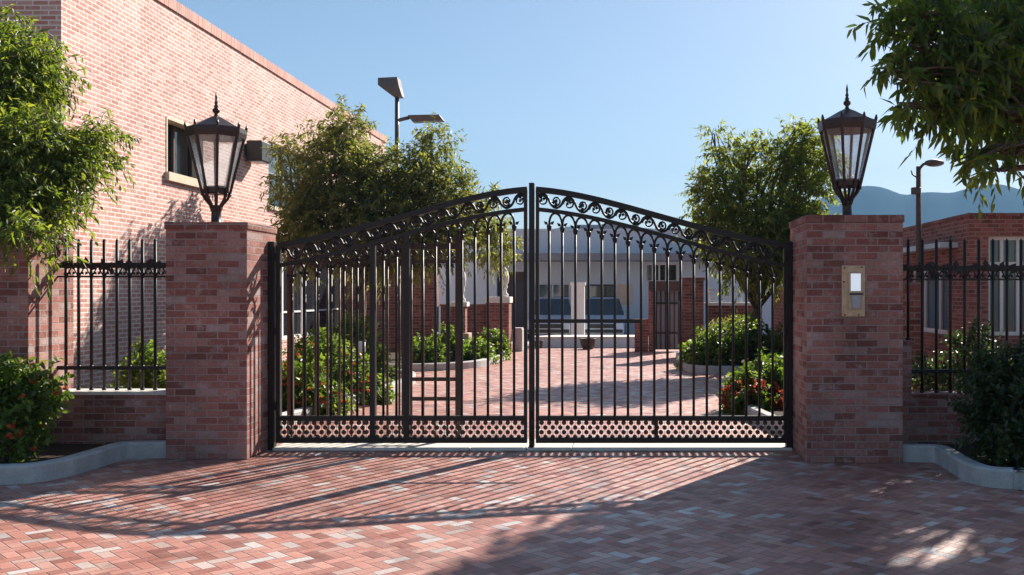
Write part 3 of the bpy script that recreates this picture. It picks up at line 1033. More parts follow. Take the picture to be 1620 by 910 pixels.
# ------------------------------------------------------------------ lanterns on the pillars
def lantern(label, cx, cy, z0, H, rot):
    """H = height from base to eave band bottom is scaled from 1.26 m total"""
    k = H / 1.26
    t = thing('pillar_lantern', label, 'lantern', (cx, cy, z0), 'lanterns on the gate pillars')
    L_ = M['lantern_iron']
    n = 8
    zb, zt = z0 + 0.30 * k, z0 + 0.885 * k           # glass body
    rb, rt = 0.125 * k, 0.265 * k
    mb = MB(); mb.lathe([(0.062 * k, z0), (0.062 * k, z0 + 0.012), (0.048 * k, z0 + 0.02), (0.045 * k, z0 + 0.13 * k), (0.055 * k, z0 + 0.15 * k), (0.05 * k, z0 + 0.19 * k)], cx, cy, 14)
    mb.build('stem', L_, t)
    mb = MB(); mb.lathe([(rb * 0.84, zb + 0.0), (rb * 0.93, zb + 0.012), (rb * 0.95, zb + 0.07 * k), (rb * 0.88, zb + 0.08 * k)], cx, cy, n, rot, False)
    mb.build('base_ring', L_, t)
    for q in range(n):
        a = rot + 2 * math.pi * q / n
        c, s = math.cos(a), math.sin(a)
        pts = [(cx + 0.038 * k * c, cy + 0.038 * k * s, z0 + 0.13 * k), (cx + 0.055 * k * c, cy + 0.055 * k * s, z0 + 0.19 * k), (cx + 0.105 * k * c, cy + 0.105 * k * s, z0 + 0.255 * k), (cx + rb * c, cy + rb * s, zb),
               (cx + rt * c, cy + rt * s, zt + 0.005), (cx + (rt + 0.016) * c, cy + (rt + 0.016) * s, zt + 0.085 * k), (cx + (rt + 0.018) * c, cy + (rt + 0.018) * s, zt + 0.115 * k)]
        mb = MB(); mb.tube(pts, [0.012 * k, 0.013 * k, 0.014 * k, 0.014 * k, 0.0155 * k, 0.015 * k, 0.006 * k], 6)
        mb.ball((cx + rb * c, cy + rb * s, zb - 0.005), 0.019 * k, 0.019 * k, 0.019 * k, 8, 5)
        mb.build('rib', L_, t)
        a2 = rot + 2 * math.pi * (q + 1) / n
        c2, s2 = math.cos(a2), math.sin(a2)
        f = 0.985
        mb = MB()
        mb.quad([(cx + rb * f * c, cy + rb * f * s, zb + 0.06 * k), (cx + rb * f * c2, cy + rb * f * s2, zb + 0.06 * k), (cx + rt * f * c2, cy + rt * f * s2, zt), (cx + rt * f * c, cy + rt * f * s, zt)])
        mb.build('pane', M['lantern_glass'], t)
    mb = MB(); mb.lathe([(rt * 0.9, zt - 0.03 * k), (rt + 0.012, zt - 0.03 * k), (rt + 0.022, zt + 0.02 * k), (rt + 0.020, zt + 0.065 * k), (rt - 0.03, zt + 0.072 * k)], cx, cy, n, rot, False)
    mb.build('eave_band', L_, t)
    mb = MB(); mb.lathe([(rt - 0.005, zt + 0.068 * k), (rt * 0.62, zt + 0.118 * k), (rt * 0.30, zt + 0.165 * k), (0.03 * k, zt + 0.188 * k)], cx, cy, n, rot, False)
    mb.build('roof', L_, t)
    zf = zt + 0.18 * k
    mb = MB(); mb.lathe([(0.028 * k, zf), (0.018 * k, zf + 0.025 * k), (0.016 * k, zf + 0.035 * k), (0.036 * k, zf + 0.055 * k), (0.036 * k, zf + 0.075 * k), (0.017 * k, zf + 0.095 * k), (0.024 * k, zf + 0.107 * k), (0.012 * k, zf + 0.125 * k), (0.018 * k, zf + 0.145 * k), (0.009 * k, zf + 0.165 * k), (0.012 * k, zf + 0.20 * k), (0.003, zf + 0.25 * k)], cx, cy, 10)
    mb.build('finial', L_, t)
    return t


lantern('black lantern on the left gate pillar against the brick wall', (342 - VX) * 9.78 / F, 9.78, LPH, 1.26, R(-20))
lantern('black lantern on the intercom pillar against the sky', (1340 - VX) * 9.62 / F, 9.62, RPH, 1.25, R(-23))

# ------------------------------------------------------------------ intercom plate
ic = thing('intercom', 'brass intercom plate with small lit screen on the right gate pillar', 'intercom', (2.12, RP[2], 1.4))
xi_ = lambda px: (px - VX) * RP[2] / F
zi_ = lambda py: CH - (py - VY) * RP[2] / F
yf = RP[2]
mb = MB(); mb.box(xi_(1331), xi_(1368), yf - 0.014, yf - 0.001, zi_(501), zi_(420)); mb.build('plate', M['brass'], ic, bevel=0.003)
mb = MB(); mb.box(xi_(1341), xi_(1363), yf - 0.026, yf - 0.0142, zi_(489), zi_(431)); mb.build('screen_frame', M['brass'], ic, bevel=0.004)
mb = MB(); mb.box(xi_(1345), xi_(1360.5), yf - 0.030, yf - 0.0262, zi_(460.5), zi_(433)); mb.build('screen', M['screen'], ic)
mb = MB(); mb.box(xi_(1343), xi_(1364), yf - 0.055, yf - 0.0262, zi_(466.5), zi_(464)); mb.build('hood', M['black_plastic'], ic)
mb = MB()
for i in range(1):
    vs, fs = [], []
    for a in range(7):
        th = math.pi / 2 * a / 6
        for b_ in range(9):
            ph = math.pi * b_ / 8
            vs.append((xi_(1353.5) + 0.055 * math.cos(ph) * (1 - 0.25 * math.sin(th)), yf - 0.0262 - 0.024 * math.sin(ph), zi_(467) - 0.125 * math.sin(th)))
    for a in range(6):
        for b_ in range(8):
            q = a * 9 + b_
            fs.append([q, q + 1, q + 10, q + 9])
    mb.raw(vs, fs, True)
mb.build('speaker_dome', M['silver'], ic)
for px, py in ((1336, 424), (1363, 423), (1334.5, 446), (1336, 498), (1358, 498)):
    mb = MB(); mb.ball((xi_(px), yf - 0.0145, zi_(py)), 0.008, 0.005, 0.008); mb.build('screw', M['black_plastic'], ic)

# ------------------------------------------------------------------ planter kerbs in front
def planter(label, path, side, soil_poly, h, width=0.14, top=0.14):
    t = thing('planter', label, 'planter', (path[0][0], path[0][1], 0))
    kerb_mesh(path, width, h, 0, side).build('kerb', M['concrete'], t)
    mb = MB()
    c = soil_poly
    mb.quad([(x, y, h - 0.05) for x, y in c])
    mb.build('soil', M['soil'], t)
    return t


lp = smooth_path([(-4.40, 9.49), (-4.60, 9.475), (-4.74, 9.465), (-4.785, 9.41), (-4.79, 9.20), (-4.80, 8.85), (-4.82, 8.55), (-4.95, 8.27), (-5.25, 8.16), (-5.8, 8.13), (-8.5, 8.10)])
planter('curved concrete planter in front of the left railing', lp, -1, [(-4.42, 9.55), (-4.42, 9.7), (-8.5, 9.7), (-8.5, 8.2), (-5.3, 8.26), (-5.0, 8.4), (-4.9, 8.7), (-4.88, 9.3), (-4.75, 9.54)], 0.155)
rp_ = smooth_path([(2.59, 9.27), (2.75, 9.26), (2.86, 9.25), (2.895, 9.20), (2.89, 8.95), (2.875, 8.65), (2.87, 8.40), (2.93, 8.12), (3.15, 8.0), (3.6, 7.97), (7.5, 7.95)])
planter('curved concrete planter in front of the right railing', rp_, 1, [(2.6, 9.36), (2.85, 9.34), (2.98, 9.1), (2.97, 8.5), (3.05, 8.2), (3.3, 8.08), (7.5, 8.05), (7.5, 9.7), (2.6, 9.7)], 0.155)

# courtyard beds
b1 = smooth_path([(-4.10, 10.9), (-4.0, 12.0), (-3.88, 12.9), (-3.66, 15.4), (-3.70, 17.3), (-4.1, 18.4), (-5.2, 18.8), (-7.4, 18.9)])
planter('long kerbed flower bed beside the drive along the brick building', b1, 1, [(-4.2, 10.9), (-4.1, 12), (-3.97, 13), (-3.75, 15.4), (-3.8, 17.2), (-4.2, 18.3), (-5.2, 18.7), (-7.45, 18.8), (-7.45, 10.9)], 0.15)
b2 = smooth_path([(-7.4, 19.7), (-4.6, 19.8), (-3.8, 20.05), (-3.2, 20.7), (-2.95, 21.8), (-2.88, 23.4), (-2.98, 24.6), (-3.3, 25.1)])
planter('far left kerbed bed of green shrubs in front of the white finials', b2, 1, [(-7.4, 19.8), (-4.6, 19.9), (-3.85, 20.15), (-3.3, 20.75), (-3.05, 21.8), (-2.98, 23.4), (-3.05, 24.5), (-3.4, 25.0), (-7.4, 25.4)], 0.15)
b3 = smooth_path([(1.75, 11.0), (1.62, 11.8), (1.53, 12.8), (1.50, 15.5), (1.58, 16.5), (1.95, 17.0), (3.2, 17.1)])
planter('kerbed bed of red and green bushes right of the drive', b3, -1, [(1.85, 11), (1.72, 11.8), (1.63, 12.8), (1.6, 15.5), (1.68, 16.4), (2.0, 16.9), (3.25, 17.0), (3.25, 11)], 0.15)
b4 = smooth_path([(3.2, 19.2), (1.9, 19.25), (1.4, 19.45), (1.2, 20.0), (1.15, 21.5), (1.2, 23.6)])
planter('far right kerbed bed around the small tree', b4, -1, [(3.25, 19.3), (1.9, 19.35), (1.5, 19.5), (1.3, 20), (1.25, 21.5), (1.3, 23.6), (3.25, 23.6)], 0.15)

# ------------------------------------------------------------------ foliage
def crown_mesh(name, blobs, twigs, per, leaf_l, leaf_w, mat, seed, tl=0.35, droop=0.3, shell=2.2, parent=None, up=0.25, clip=None, curl=0.12):
    rs = np.random.RandomState(seed)
    B = np.array(blobs, float)
    vol = B[:, 3] * B[:, 4] * B[:, 5]
    w = vol ** 0.72
    pick = rs.choice(len(B), size=twigs, p=w / w.sum())
    d = rs.randn(twigs, 3); d /= np.linalg.norm(d, axis=1)[:, None]
    r = rs.rand(twigs) ** (1.0 / shell)
    base = B[pick, :3] + d * B[pick, 3:6] * r[:, None]
    out = d * 0.75 + rs.randn(twigs, 3) * 0.45 + np.array([0, 0, up])
    out /= np.linalg.norm(out, axis=1)[:, None]
    L = tl * (0.6 + 0.8 * rs.rand(twigs))
    s = (np.arange(per) + 0.5) / per
    # twig curve: bends down with droop
    pos = base[:, None, :] + out[:, None, :] * (L[:, None] * s[None, :])[:, :, None]
    pos[:, :, 2] -= droop * (L[:, None] * s[None, :] ** 2)
    tdir = np.repeat(out[:, None, :], per, axis=1).copy()
    tdir[:, :, 2] -= 2 * droop * s[None, :]
    pos = pos.reshape(-1, 3); tdir = tdir.reshape(-1, 3)
    n = len(pos)
    side = rs.randn(n, 3)
    side -= tdir * (np.sum(side * tdir, 1) / np.maximum(1e-6, np.sum(tdir * tdir, 1)))[:, None]
    side /= np.linalg.norm(side, axis=1)[:, None]
    ld = tdir * 0.55 + side * 0.8 + np.array([0, 0, -droop * 1.1])
    ld /= np.linalg.norm(ld, axis=1)[:, None]
    q = rs.randn(n, 3) * 0.6 + np.array([0, 0, 0.9])
    wv = np.cross(ld, q); wv /= np.maximum(1e-6, np.linalg.norm(wv, axis=1))[:, None]
    nv = np.cross(wv, ld)
    ll = leaf_l * (0.65 + 0.7 * rs.rand(n)); lwid = leaf_w * (0.7 + 0.6 * rs.rand(n))
    if clip is not None:
        keep = clip(pos)
        pos, ld, wv, nv, ll, lwid = pos[keep], ld[keep], wv[keep], nv[keep], ll[keep], lwid[keep]
        n = len(pos)
    v = np.empty((n, 6, 3))
    a = 0.30; c = 0.68
    v[:, 0] = pos
    v[:, 1] = pos + ld * (ll * a)[:, None] + wv * (lwid / 2)[:, None] + nv * (lwid * 0.18)[:, None]
    v[:, 2] = pos + ld * (ll * c)[:, None] + wv * (lwid * 0.40)[:, None] - nv * (ll * curl * 0.4)[:, None]
    v[:, 3] = pos + ld * ll[:, None] - nv * (ll * curl)[:, None]
    v[:, 4] = pos + ld * (ll * c)[:, None] - wv * (lwid * 0.40)[:, None] - nv * (ll * curl * 0.4)[:, None]
    v[:, 5] = pos + ld * (ll * a)[:, None] - wv * (lwid / 2)[:, None] + nv * (lwid * 0.18)[:, None]
    me = bpy.data.meshes.new(name)
    me.vertices.add(n * 6)
    me.vertices.foreach_set('co', v.reshape(-1))
    idx = np.arange(n)[:, None] * 6
    tri = np.array([[0, 1, 2, 3], [0, 3, 4, 5]])
    loops = (idx[:, :, None] + tri[None]).reshape(-1)
    me.loops.add(len(loops))
    me.loops.foreach_set('vertex_index', loops.astype(np.int32))
    me.polygons.add(n * 2)
    me.polygons.foreach_set('loop_start', np.arange(0, n * 8, 4, dtype=np.int32))
    me.polygons.foreach_set('loop_total', np.full(n * 2, 4, dtype=np.int32))
    me.update(calc_edges=True)
    me.validate()
    me.materials.append(mat)
    o = bpy.data.objects.new(name, me)
    scene.collection.objects.link(o)
    if parent is not None:
        o.parent = parent; o.matrix_parent_inverse = Matrix.Translation(-parent.location)
    return o, base, out, L


def twig_stems(mb, base, out, L, droop, anchors, rs, r=0.004):
    for b_, o_, l in zip(base, out, L):
        p0 = Vector(b_) - Vector(o_) * 0.10
        pts = [p0]
        for s in (0.5, 1.0):
            p = Vector(b_) + Vector(o_) * (l * s); p.z -= droop * l * s * s
            pts.append(p)
        mb.tube(pts, [r, r * 0.8, r * 0.4], 3, cap=False)


def limb(mb, p0, p1, r0, r1, rnd, sag=0.12, n=6):
    p0, p1 = Vector(p0), Vector(p1)
    L = (p1 - p0).length
    j = Vector((rnd.uniform(-1, 1), rnd.uniform(-1, 1), rnd.uniform(0.0, 1))) * sag * L
    pts, rs = [], []
    for i in range(n + 1):
        t = i / n
        p = p0.lerp(p1, t) + j * math.sin(math.pi * t)
        p += Vector((rnd.uniform(-1, 1), rnd.uniform(-1, 1), 0)) * 0.012 * L * (0 if i in (0, n) else 1)
        pts.append(p); rs.append(r0 + (r1 - r0) * t)
    mb.tube(pts, rs, 8)
    return pts


def tree(label, base, fork, r0, blobs, twigs, per, ll, lw_, mat, seed, tl=0.35, droop=0.3, shell=2.2, up=0.25, stems=0.35, clip=None, name='leafy_tree'):
    t = thing(name, label, 'tree', base)
    rnd = random.Random(seed)
    mb = MB()
    limb(mb, base, fork, r0, r0 * 0.72, rnd, 0.05, 8)
    mb.lathe([(r0 * 1.5, base[2] - 0.05), (r0 * 1.15, base[2] + 0.08), (r0 * 0.98, base[2] + 0.25)], base[0], base[1], 10)
    for i, b_ in enumerate(blobs):
        c = Vector(b_[:3])
        pts = limb(mb, fork, c, r0 * 0.5, r0 * 0.12, rnd, 0.14, 7)
        for k in range(4):
            st = pts[rnd.randint(3, 6)]
            e = c + Vector((rnd.uniform(-1, 1) * b_[3], rnd.uniform(-1, 1) * b_[4], rnd.uniform(-0.5, 1) * b_[5])) * 0.8
            limb(mb, st, e, r0 * 0.16, r0 * 0.05, rnd, 0.15, 5)
    mb.build('trunk', M['bark'], t)
    o, bs, ou, Ls = crown_mesh('crown', blobs, twigs, per, ll, lw_, mat, seed, tl, droop, shell, t, up, clip)
    sm = MB()
    rs = np.random.RandomState(seed + 1)
    sel = rs.rand(len(bs)) < stems
    twig_stems(sm, bs[sel], ou[sel], Ls[sel], droop, None, rs)
    sm.build('twigs', M['bark'], t)
    return t


def blob(px, py, Y, rpx, rpy, ry=None):
    x, y, z = P(px, py, Y)
    k = Y / F
    return (x, y, z, rpx * k, ry if ry else (rpx + rpy) / 2 * k, rpy * k)


# tree at the left edge
bl_ = [blob(10, 130, 10.3, 66, 80), blob(62, 110, 10.5, 32, 44), blob(-40, 240, 10.2, 100, 110), blob(50, 245, 9.9, 70, 66), blob(128, 245, 10.2, 42, 42), blob(160, 215, 10.4, 24, 24), blob(30, 330, 9.6, 70, 46), blob(110, 310, 9.9, 30, 34), blob(10, 62, 10.6, 38, 34), blob(-60, 320, 9.9, 70, 80), blob(30, 365, 9.1, 46, 20), blob(92, 405, 9.0, 14, 12)]
tree('bushy green tree at the left edge beside the brick building', (-6.75, 10.45, 0), (-6.7, 10.3, 1.75), 0.085, bl_, 2700, 13, 0.080, 0.022, M['leaf_a'], 11, tl=0.26, droop=0.42, shell=2.0)
# tree behind the left leaf
bl_ = [blob(482, 320, 18.1, 48, 60), blob(540, 275, 18.4, 56, 60), blob(548, 212, 18.6, 28, 40), blob(615, 290, 18.7, 66, 62), blob(685, 300, 18.4, 52, 58), blob(686, 235, 18.8, 28, 34), blob(560, 355, 18.0, 100, 56), blob(485, 380, 17.8, 50, 46), blob(660, 370, 18.2, 76, 56), blob(735, 360, 19.0, 45, 48), blob(785, 385, 19.6, 28, 40), blob(600, 405, 18.3, 75, 36), blob(735, 300, 18.6, 18, 22), blob(772, 325, 19.4, 15, 22), blob(455, 245, 18.6, 26, 22), blob(510, 225, 18.8, 28, 26)]
tree('olive green tree rising behind the left gate leaf', (-4.9, 18.2, 0.05), (-4.9, 18.3, 1.7), 0.10, bl_, 3500, 11, 0.115, 0.030, M['leaf_b'], 12, tl=0.34, droop=0.35, shell=1.7, up=0.4)
# tree behind the right leaf
bl_ = [blob(1150, 305, 20.6, 50, 52), blob(1225, 265, 20.8, 48, 44), blob(1278, 240, 20.6, 38, 45), blob(1270, 312, 20.4, 44, 54), blob(1152, 248, 20.9, 28, 28), blob(1200, 355, 20.3, 84, 50), blob(1128, 355, 20.6, 36, 40), blob(1262, 370, 20.2, 54, 46), blob(1175, 405, 20.0, 64, 38), blob(1235, 425, 20.1, 46, 32), blob(1312, 265, 20.8, 18, 26), blob(1130, 212, 21, 13, 12), blob(1258, 202, 20.9, 18, 13), blob(1110, 290, 20.9, 14, 16), blob(1200, 225, 20.9, 12, 12)]
tree('green tree behind the right gate leaf with forked dark trunk', (2.68, 20.5, 0.05), (2.72, 20.45, 1.25), 0.115, bl_, 2500, 11, 0.12, 0.032, M['leaf_d'], 13, tl=0.34, droop=0.40, shell=1.7, up=0.35)
# big long-leaved tree at the upper right; most of it stands above and beyond the frame
bl_ = [blob(1480, 40, 11.6, 60, 60), blob(1530, 110, 11.8, 75, 70), blob(1610, 60, 12.2, 90, 90), blob(1450, 110, 11.4, 36, 45), blob(1500, 165, 11.5, 62, 36), blob(1590, 170, 11.9, 65, 50), blob(1560, 245, 11.4, 50, 14), blob(1620, 240, 11.5, 40, 26), blob(1690, 160, 12.2, 90, 110), blob(1412, 32, 11.5, 30, 28), blob(1440, 75, 11.4, 40, 30), blob(1418, 120, 11.2, 24, 26), blob(1432, 165, 11.2, 26, 26), blob(1530, 262, 11.2, 26, 10), blob(1585, 270, 11.2, 30, 12),
       (5.1, 13.6, 6.0, 1.2, 1.2, 0.9), (6.0, 13.4, 6.4, 1.4, 1.4, 1.1), (6.0, 14.6, 7.2, 1.2, 1.2, 0.8), (6.6, 13.0, 5.2, 1.3, 1.3, 1.2), (6.4, 15.0, 7.4, 1.4, 1.3, 0.9), (6.9, 14.2, 6.9, 1.4, 1.4, 1.0), (7.3, 12.6, 4.0, 1.0, 1.0, 0.9), (5.7, 14.7, 4.6, 0.9, 0.9, 0.8)]


def sun_gap(p):
    g0 = np.array([1.85, 6.15, 0.0]); d = np.array(sdir)
    w = p - g0
    t = w @ d
    r = np.linalg.norm(w - t[:, None] * d, axis=1)
    lim = 0.46 + 0.20 * np.sin(p[:, 0] * 9.0) * np.sin(p[:, 2] * 7.0 + p[:, 1] * 5.0)
    return r > lim

tree('tall tree with long drooping leaves at the upper right', (6.5, 12.9, 0), (6.1, 12.8, 3.2), 0.17, bl_, 4600, 11, 0.175, 0.046, M['leaf_c'], 14, tl=0.30, droop=0.5, shell=2.0, up=0.15, stems=0.5, clip=sun_gap)


def shrub(label, blobs, twigs, per, ll, lw_, mat, seed, base, flowers=None, nflow=0, tl=0.16, droop=0.1, shell=1.8, name='shrub', accent=None):
    t = thing(name, label, 'shrub', base)
    rnd = random.Random(seed)
    mb = MB()
    for b_ in blobs:
        for k in range(3):
            e = Vector(b_[:3]) + Vector((rnd.uniform(-.6, .6) * b_[3], rnd.uniform(-.6, .6) * b_[4], rnd.uniform(-.1, .7) * b_[5]))
            limb(mb, (base[0] + (b_[0] - base[0]) * 0.5 + rnd.uniform(-.05, .05), base[1] + (b_[1] - base[1]) * 0.5, base[2] - 0.05), e, 0.014, 0.005, rnd, 0.1, 4)
    mb.build('stems', M['bark'], t)
    crown_mesh('foliage', blobs, twigs, per, ll, lw_, mat, seed, tl, droop, shell, t, 0.35)
    if flowers is M['petal_red']:
        rs = random.Random(seed + 5)
        protos = []
        for q in range(3):
            fm = MB()
            for a in range(7):
                th = rs.uniform(0, 6.28); el = rs.uniform(-0.3, 1.2)
                d = Vector((math.cos(th) * math.cos(el), math.sin(th) * math.cos(el), math.sin(el)))
                n_ = d.orthogonal().normalized() * 0.016
                p0 = d * 0.004; L_ = rs.uniform(0.026, 0.042)
                fm.raw([tuple(p0), tuple(d * L_ * 0.55 + n_), tuple(d * L_), tuple(d * L_ * 0.55 - n_)], [[0, 1, 2, 3]], False)
            fm.ball((0, 0, 0), 0.009, 0.009, 0.009, 6, 4)
            protos.append(fm)
        meshes = []
        for q in range(nflow):
            b_ = rs.choice(accent or blobs)
            while True:
                d = Vector((rs.gauss(0, 1), rs.gauss(0, 1) - 0.5, rs.gauss(0, 1) + 0.2))
                if d.length > 0.2: break
            d.normalize()
            p = (b_[0] + d.x * (b_[3] + 0.06), b_[1] + d.y * (b_[4] + 0.06), max(0.2, b_[2] + d.z * (b_[5] + 0.06)))
            if q < 3:
                o = protos[q].build('flower', flowers)
                meshes.append(o.data)
            else:
                o = bpy.data.objects.new('flower', meshes[q % 3])
                scene.collection.objects.link(o)
            o.parent = t
            o.location = (p[0] - base[0], p[1] - base[1], p[2] - base[2])
            o.rotation_euler = (rs.uniform(-0.6, 0.6), rs.uniform(-0.6, 0.6), rs.uniform(0, 6))
            k_ = rs.uniform(0.8, 1.35); o.scale = (k_, k_, k_)
    elif flowers:
        crown_mesh('red_leaves', [(a, b_, c, d * 1.02, e * 1.02, f * 1.02) for a, b_, c, d, e, f in (accent or blobs)], nflow, 7, 0.045, 0.04, flowers, seed + 5, 0.06, 0.05, 4.0, t, 0.2)
    return t


def sb(px, py, Y, rx, ry_, rz):
    x, y, z = P(px, py, Y)
    return (x, y, max(z, 0.1), rx, ry_, rz)


# shrubs in the front planters
shrub('green bush with red flowers in the left front planter', [sb(30, 650, 8.75, 0.26, 0.25, 0.24), sb(-20, 640, 8.8, 0.3, 0.28, 0.34), sb(55, 620, 8.9, 0.18, 0.2, 0.2), sb(10, 600, 8.9, 0.2, 0.2, 0.14), sb(15, 700, 8.6, 0.22, 0.2, 0.13)], 560, 11, 0.062, 0.034, M['leaf_shrub'], 21, (-5.55, 8.8, 0.1), M['petal_red'], 34)
shrub('dark green bush spilling over the right front planter', [sb(1580, 650, 8.7, 0.26, 0.3, 0.34), sb(1620, 610, 8.8, 0.3, 0.3, 0.34), sb(1600, 700, 8.5, 0.28, 0.24, 0.2), sb(1560, 600, 8.9, 0.17, 0.2, 0.2), sb(1680, 640, 8.7, 0.35, 0.3, 0.4)], 900, 12, 0.06, 0.028, M['leaf_dark'], 22, (3.5, 8.7, 0.1))
# shrubs seen through the left railing
shrub('small bush behind the left railing next to the pillar', [sb(238, 585, 10.9, 0.16, 0.2, 0.24), sb(222, 600, 10.9, 0.2, 0.2, 0.14), sb(256, 600, 10.9, 0.18, 0.2, 0.24)], 260, 10, 0.06, 0.03, M['leaf_shrub'], 23, (-5.2, 10.9, 0))
# bed 1: three bushes with red flowers, low green behind
shrub('flowering bush nearest the left pillar behind the gate', [sb(470, 610, 13.0, 0.34, 0.4, 0.34), sb(510, 640, 12.7, 0.3, 0.3, 0.22)], 420, 11, 0.075, 0.042, M['leaf_shrub'], 24, (-4.35, 13.0, 0.1), M['petal_red'], 60)
shrub('bright green bush with red blooms behind the gate uprights', [sb(545, 600, 14.4, 0.36, 0.4, 0.36), sb(585, 625, 14.2, 0.26, 0.3, 0.22), sb(515, 570, 14.8, 0.34, 0.4, 0.36)], 460, 11, 0.075, 0.042, M['leaf_shrub'], 25, (-4.2, 14.4, 0.1), M['petal_red'], 46)
shrub('tall yellow green bush by the dark shopfront windows', [sb(560, 545, 17.0, 0.40, 0.4, 0.5), sb(595, 580, 16.8, 0.3, 0.3, 0.3), sb(500, 560, 17.2, 0.45, 0.4, 0.34)], 460, 11, 0.075, 0.042, M['leaf_shrub'], 26, (-4.8, 17.0, 0.1))
# bed 2
for k, (px, py, Y, rx, rz, lab) in enumerate([(672, 562, 21.0, 0.42, 0.30, 'rounded green shrub left in the far bed'), (706, 550, 21.6, 0.36, 0.42, 'upright green shrub in the middle of the far bed'), (752, 562, 22.0, 0.38, 0.28, 'green shrub at the foot of the brick pier'), (778, 548, 23.2, 0.3, 0.34, 'green shrub at the tip of the far bed')]):
    c = sb(px, py, Y, rx, rx, rz)
    shrub(lab, [c, (c[0] + 0.15, c[1] - 0.1, c[2] - 0.12, rx * 0.7, rx * 0.7, rz * 0.6)], 240, 10, 0.08, 0.045, M['leaf_shrub'], 30 + k, (c[0], c[1], 0.1))
# right beds
shrub('red leaved bush with yellow green top beside the right drive kerb', [sb(1180, 622, 13.2, 0.26, 0.3, 0.24), sb(1215, 605, 13.5, 0.3, 0.3, 0.3), sb(1245, 615, 13.3, 0.25, 0.3, 0.28), sb(1195, 645, 12.8, 0.3, 0.3, 0.16), sb(1230, 585, 13.9, 0.24, 0.25, 0.16)], 560, 11, 0.075, 0.045, M['leaf_shrub'], 40, (1.95, 13.3, 0.1), M['leaf_red'], 260, accent=[sb(1172, 628, 13.0, 0.24, 0.3, 0.22), sb(1205, 632, 12.9, 0.3, 0.3, 0.22), sb(1240, 635, 12.9, 0.2, 0.3, 0.18)])
shrub('large green bush under the right tree', [sb(1130, 558, 20.0, 0.5, 0.45, 0.46), sb(1180, 545, 20.3, 0.5, 0.45, 0.52), sb(1100, 568, 20.4, 0.3, 0.35, 0.36), sb(1225, 560, 20.2, 0.4, 0.4, 0.46)], 720, 11, 0.085, 0.045, M['leaf_shrub'], 41, (2.1, 20.2, 0.1))
shrub('dry grassy tuft on the large bush bed before the brick wall', [sb(1165, 520, 21.2, 0.36, 0.3, 0.22), sb(1130, 530, 21.3, 0.25, 0.3, 0.18)], 160, 9, 0.12, 0.02, M['leaf_b'], 42, (2.3, 21.2, 0.1))
shrub('low bush behind the right railing by the stepped wall', [sb(1470, 600, 11.2, 0.22, 0.2, 0.2), sb(1510, 600, 11.4, 0.3, 0.25, 0.2), sb(1545, 560, 11.6, 0.28, 0.25, 0.34)], 300, 10, 0.06, 0.032, M['leaf_dark'], 43, (3.6, 11.4, 0))

# ------------------------------------------------------------------ right brick outbuilding
ob = thing('brick_outbuilding', 'single storey flat roofed brick building at the right', 'building', (6.27, 18, 0))
OX, OY, OT = 6.27, 18.0, 2.98
mb = MB()
w_s = (19.2, 21.9, 0.75, 2.1)
w_f = (6.62, 8.3, 0.8, 2.62)
opening_wall(mb, 'x', OX, OX + 0.28, OY + 0.0, 30, 0, OT, [w_s])
opening_wall(mb, 'y', OY, OY + 0.28, OX + 0.28, 14, 0, OT, [w_f])
mb.box(OX + 0.28, 14, 29.7, 30, 0, OT)
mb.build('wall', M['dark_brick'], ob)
mb = MB(); mb.box(OX - 0.03, OX + 0.31, OY - 0.03, 30.03, OT, OT + 0.06); mb.box(OX + 0.31, 14, OY - 0.03, OY + 0.31, OT, OT + 0.06)
mb.build('coping', M['cap_brick'], ob)
mb = MB(); mb.box(OX + 0.28, 14, OY + 0.28, 29.7, OT - 0.3, OT - 0.2); mb.build('roof', M['dark_grey'], ob)
mb = MB(); mb.box(OX - 0.35, OX - 0.001, OY + 0.6, 25, 2.44, 2.54); mb.build('canopy', M['grey_wall'], ob)


def frame_win(parent, pts_box, axis, mulls, trans, frame, glass, fw=0.06):
    """pts_box: a0,a1,z0,z1 ; axis=('x'|'y', plane)"""
    ax, c = axis
    a0, a1, z0, z1 = pts_box

    def bx(mb, A, B, C, D, d0, d1):
        if ax == 'x': mb.box(c + d0, c + d1, A, B, C, D)
        else: mb.box(A, B, c + d0, c + d1, C, D)
    mb = MB()
    bx(mb, a0, a1, z0, z0 + fw, -0.03, 0.03); bx(mb, a0, a1, z1 - fw, z1, -0.03, 0.03)
    bx(mb, a0, a0 + fw, z0 + fw, z1 - fw, -0.03, 0.03); bx(mb, a1 - fw, a1, z0 + fw, z1 - fw, -0.03, 0.03)
    f = mb.build('window', frame, parent)
    inv = Matrix.Translation(-parent.location)
    mb = MB(); bx(mb, a0 + fw, a1 - fw, z0 + fw, z1 - fw, 0.004, 0.012)
    p = mb.build('pane', glass); p.parent = f
    for m_ in mulls:
        mb = MB(); bx(mb, m_ - 0.03, m_ + 0.03, z0 + fw, z1 - fw, -0.04, 0.003); q = mb.build('mullion', frame); q.parent = f
    for m_ in trans:
        mb = MB(); bx(mb, a0 + fw, a1 - fw, m_ - 0.03, m_ + 0.03, -0.035, 0.002); q = mb.build('transom', frame); q.parent = f
    return f


frame_win(ob, w_s, ('x', OX + 0.14), [20.0, 21.0], [], M['white_paint'], M['glass_dark'], 0.09)
frame_win(ob, w_f, ('y', OY + 0.14), [6.9, 7.2, 7.5, 7.8], [2.12], M['white_paint'], M['glass_blue'], 0.07)

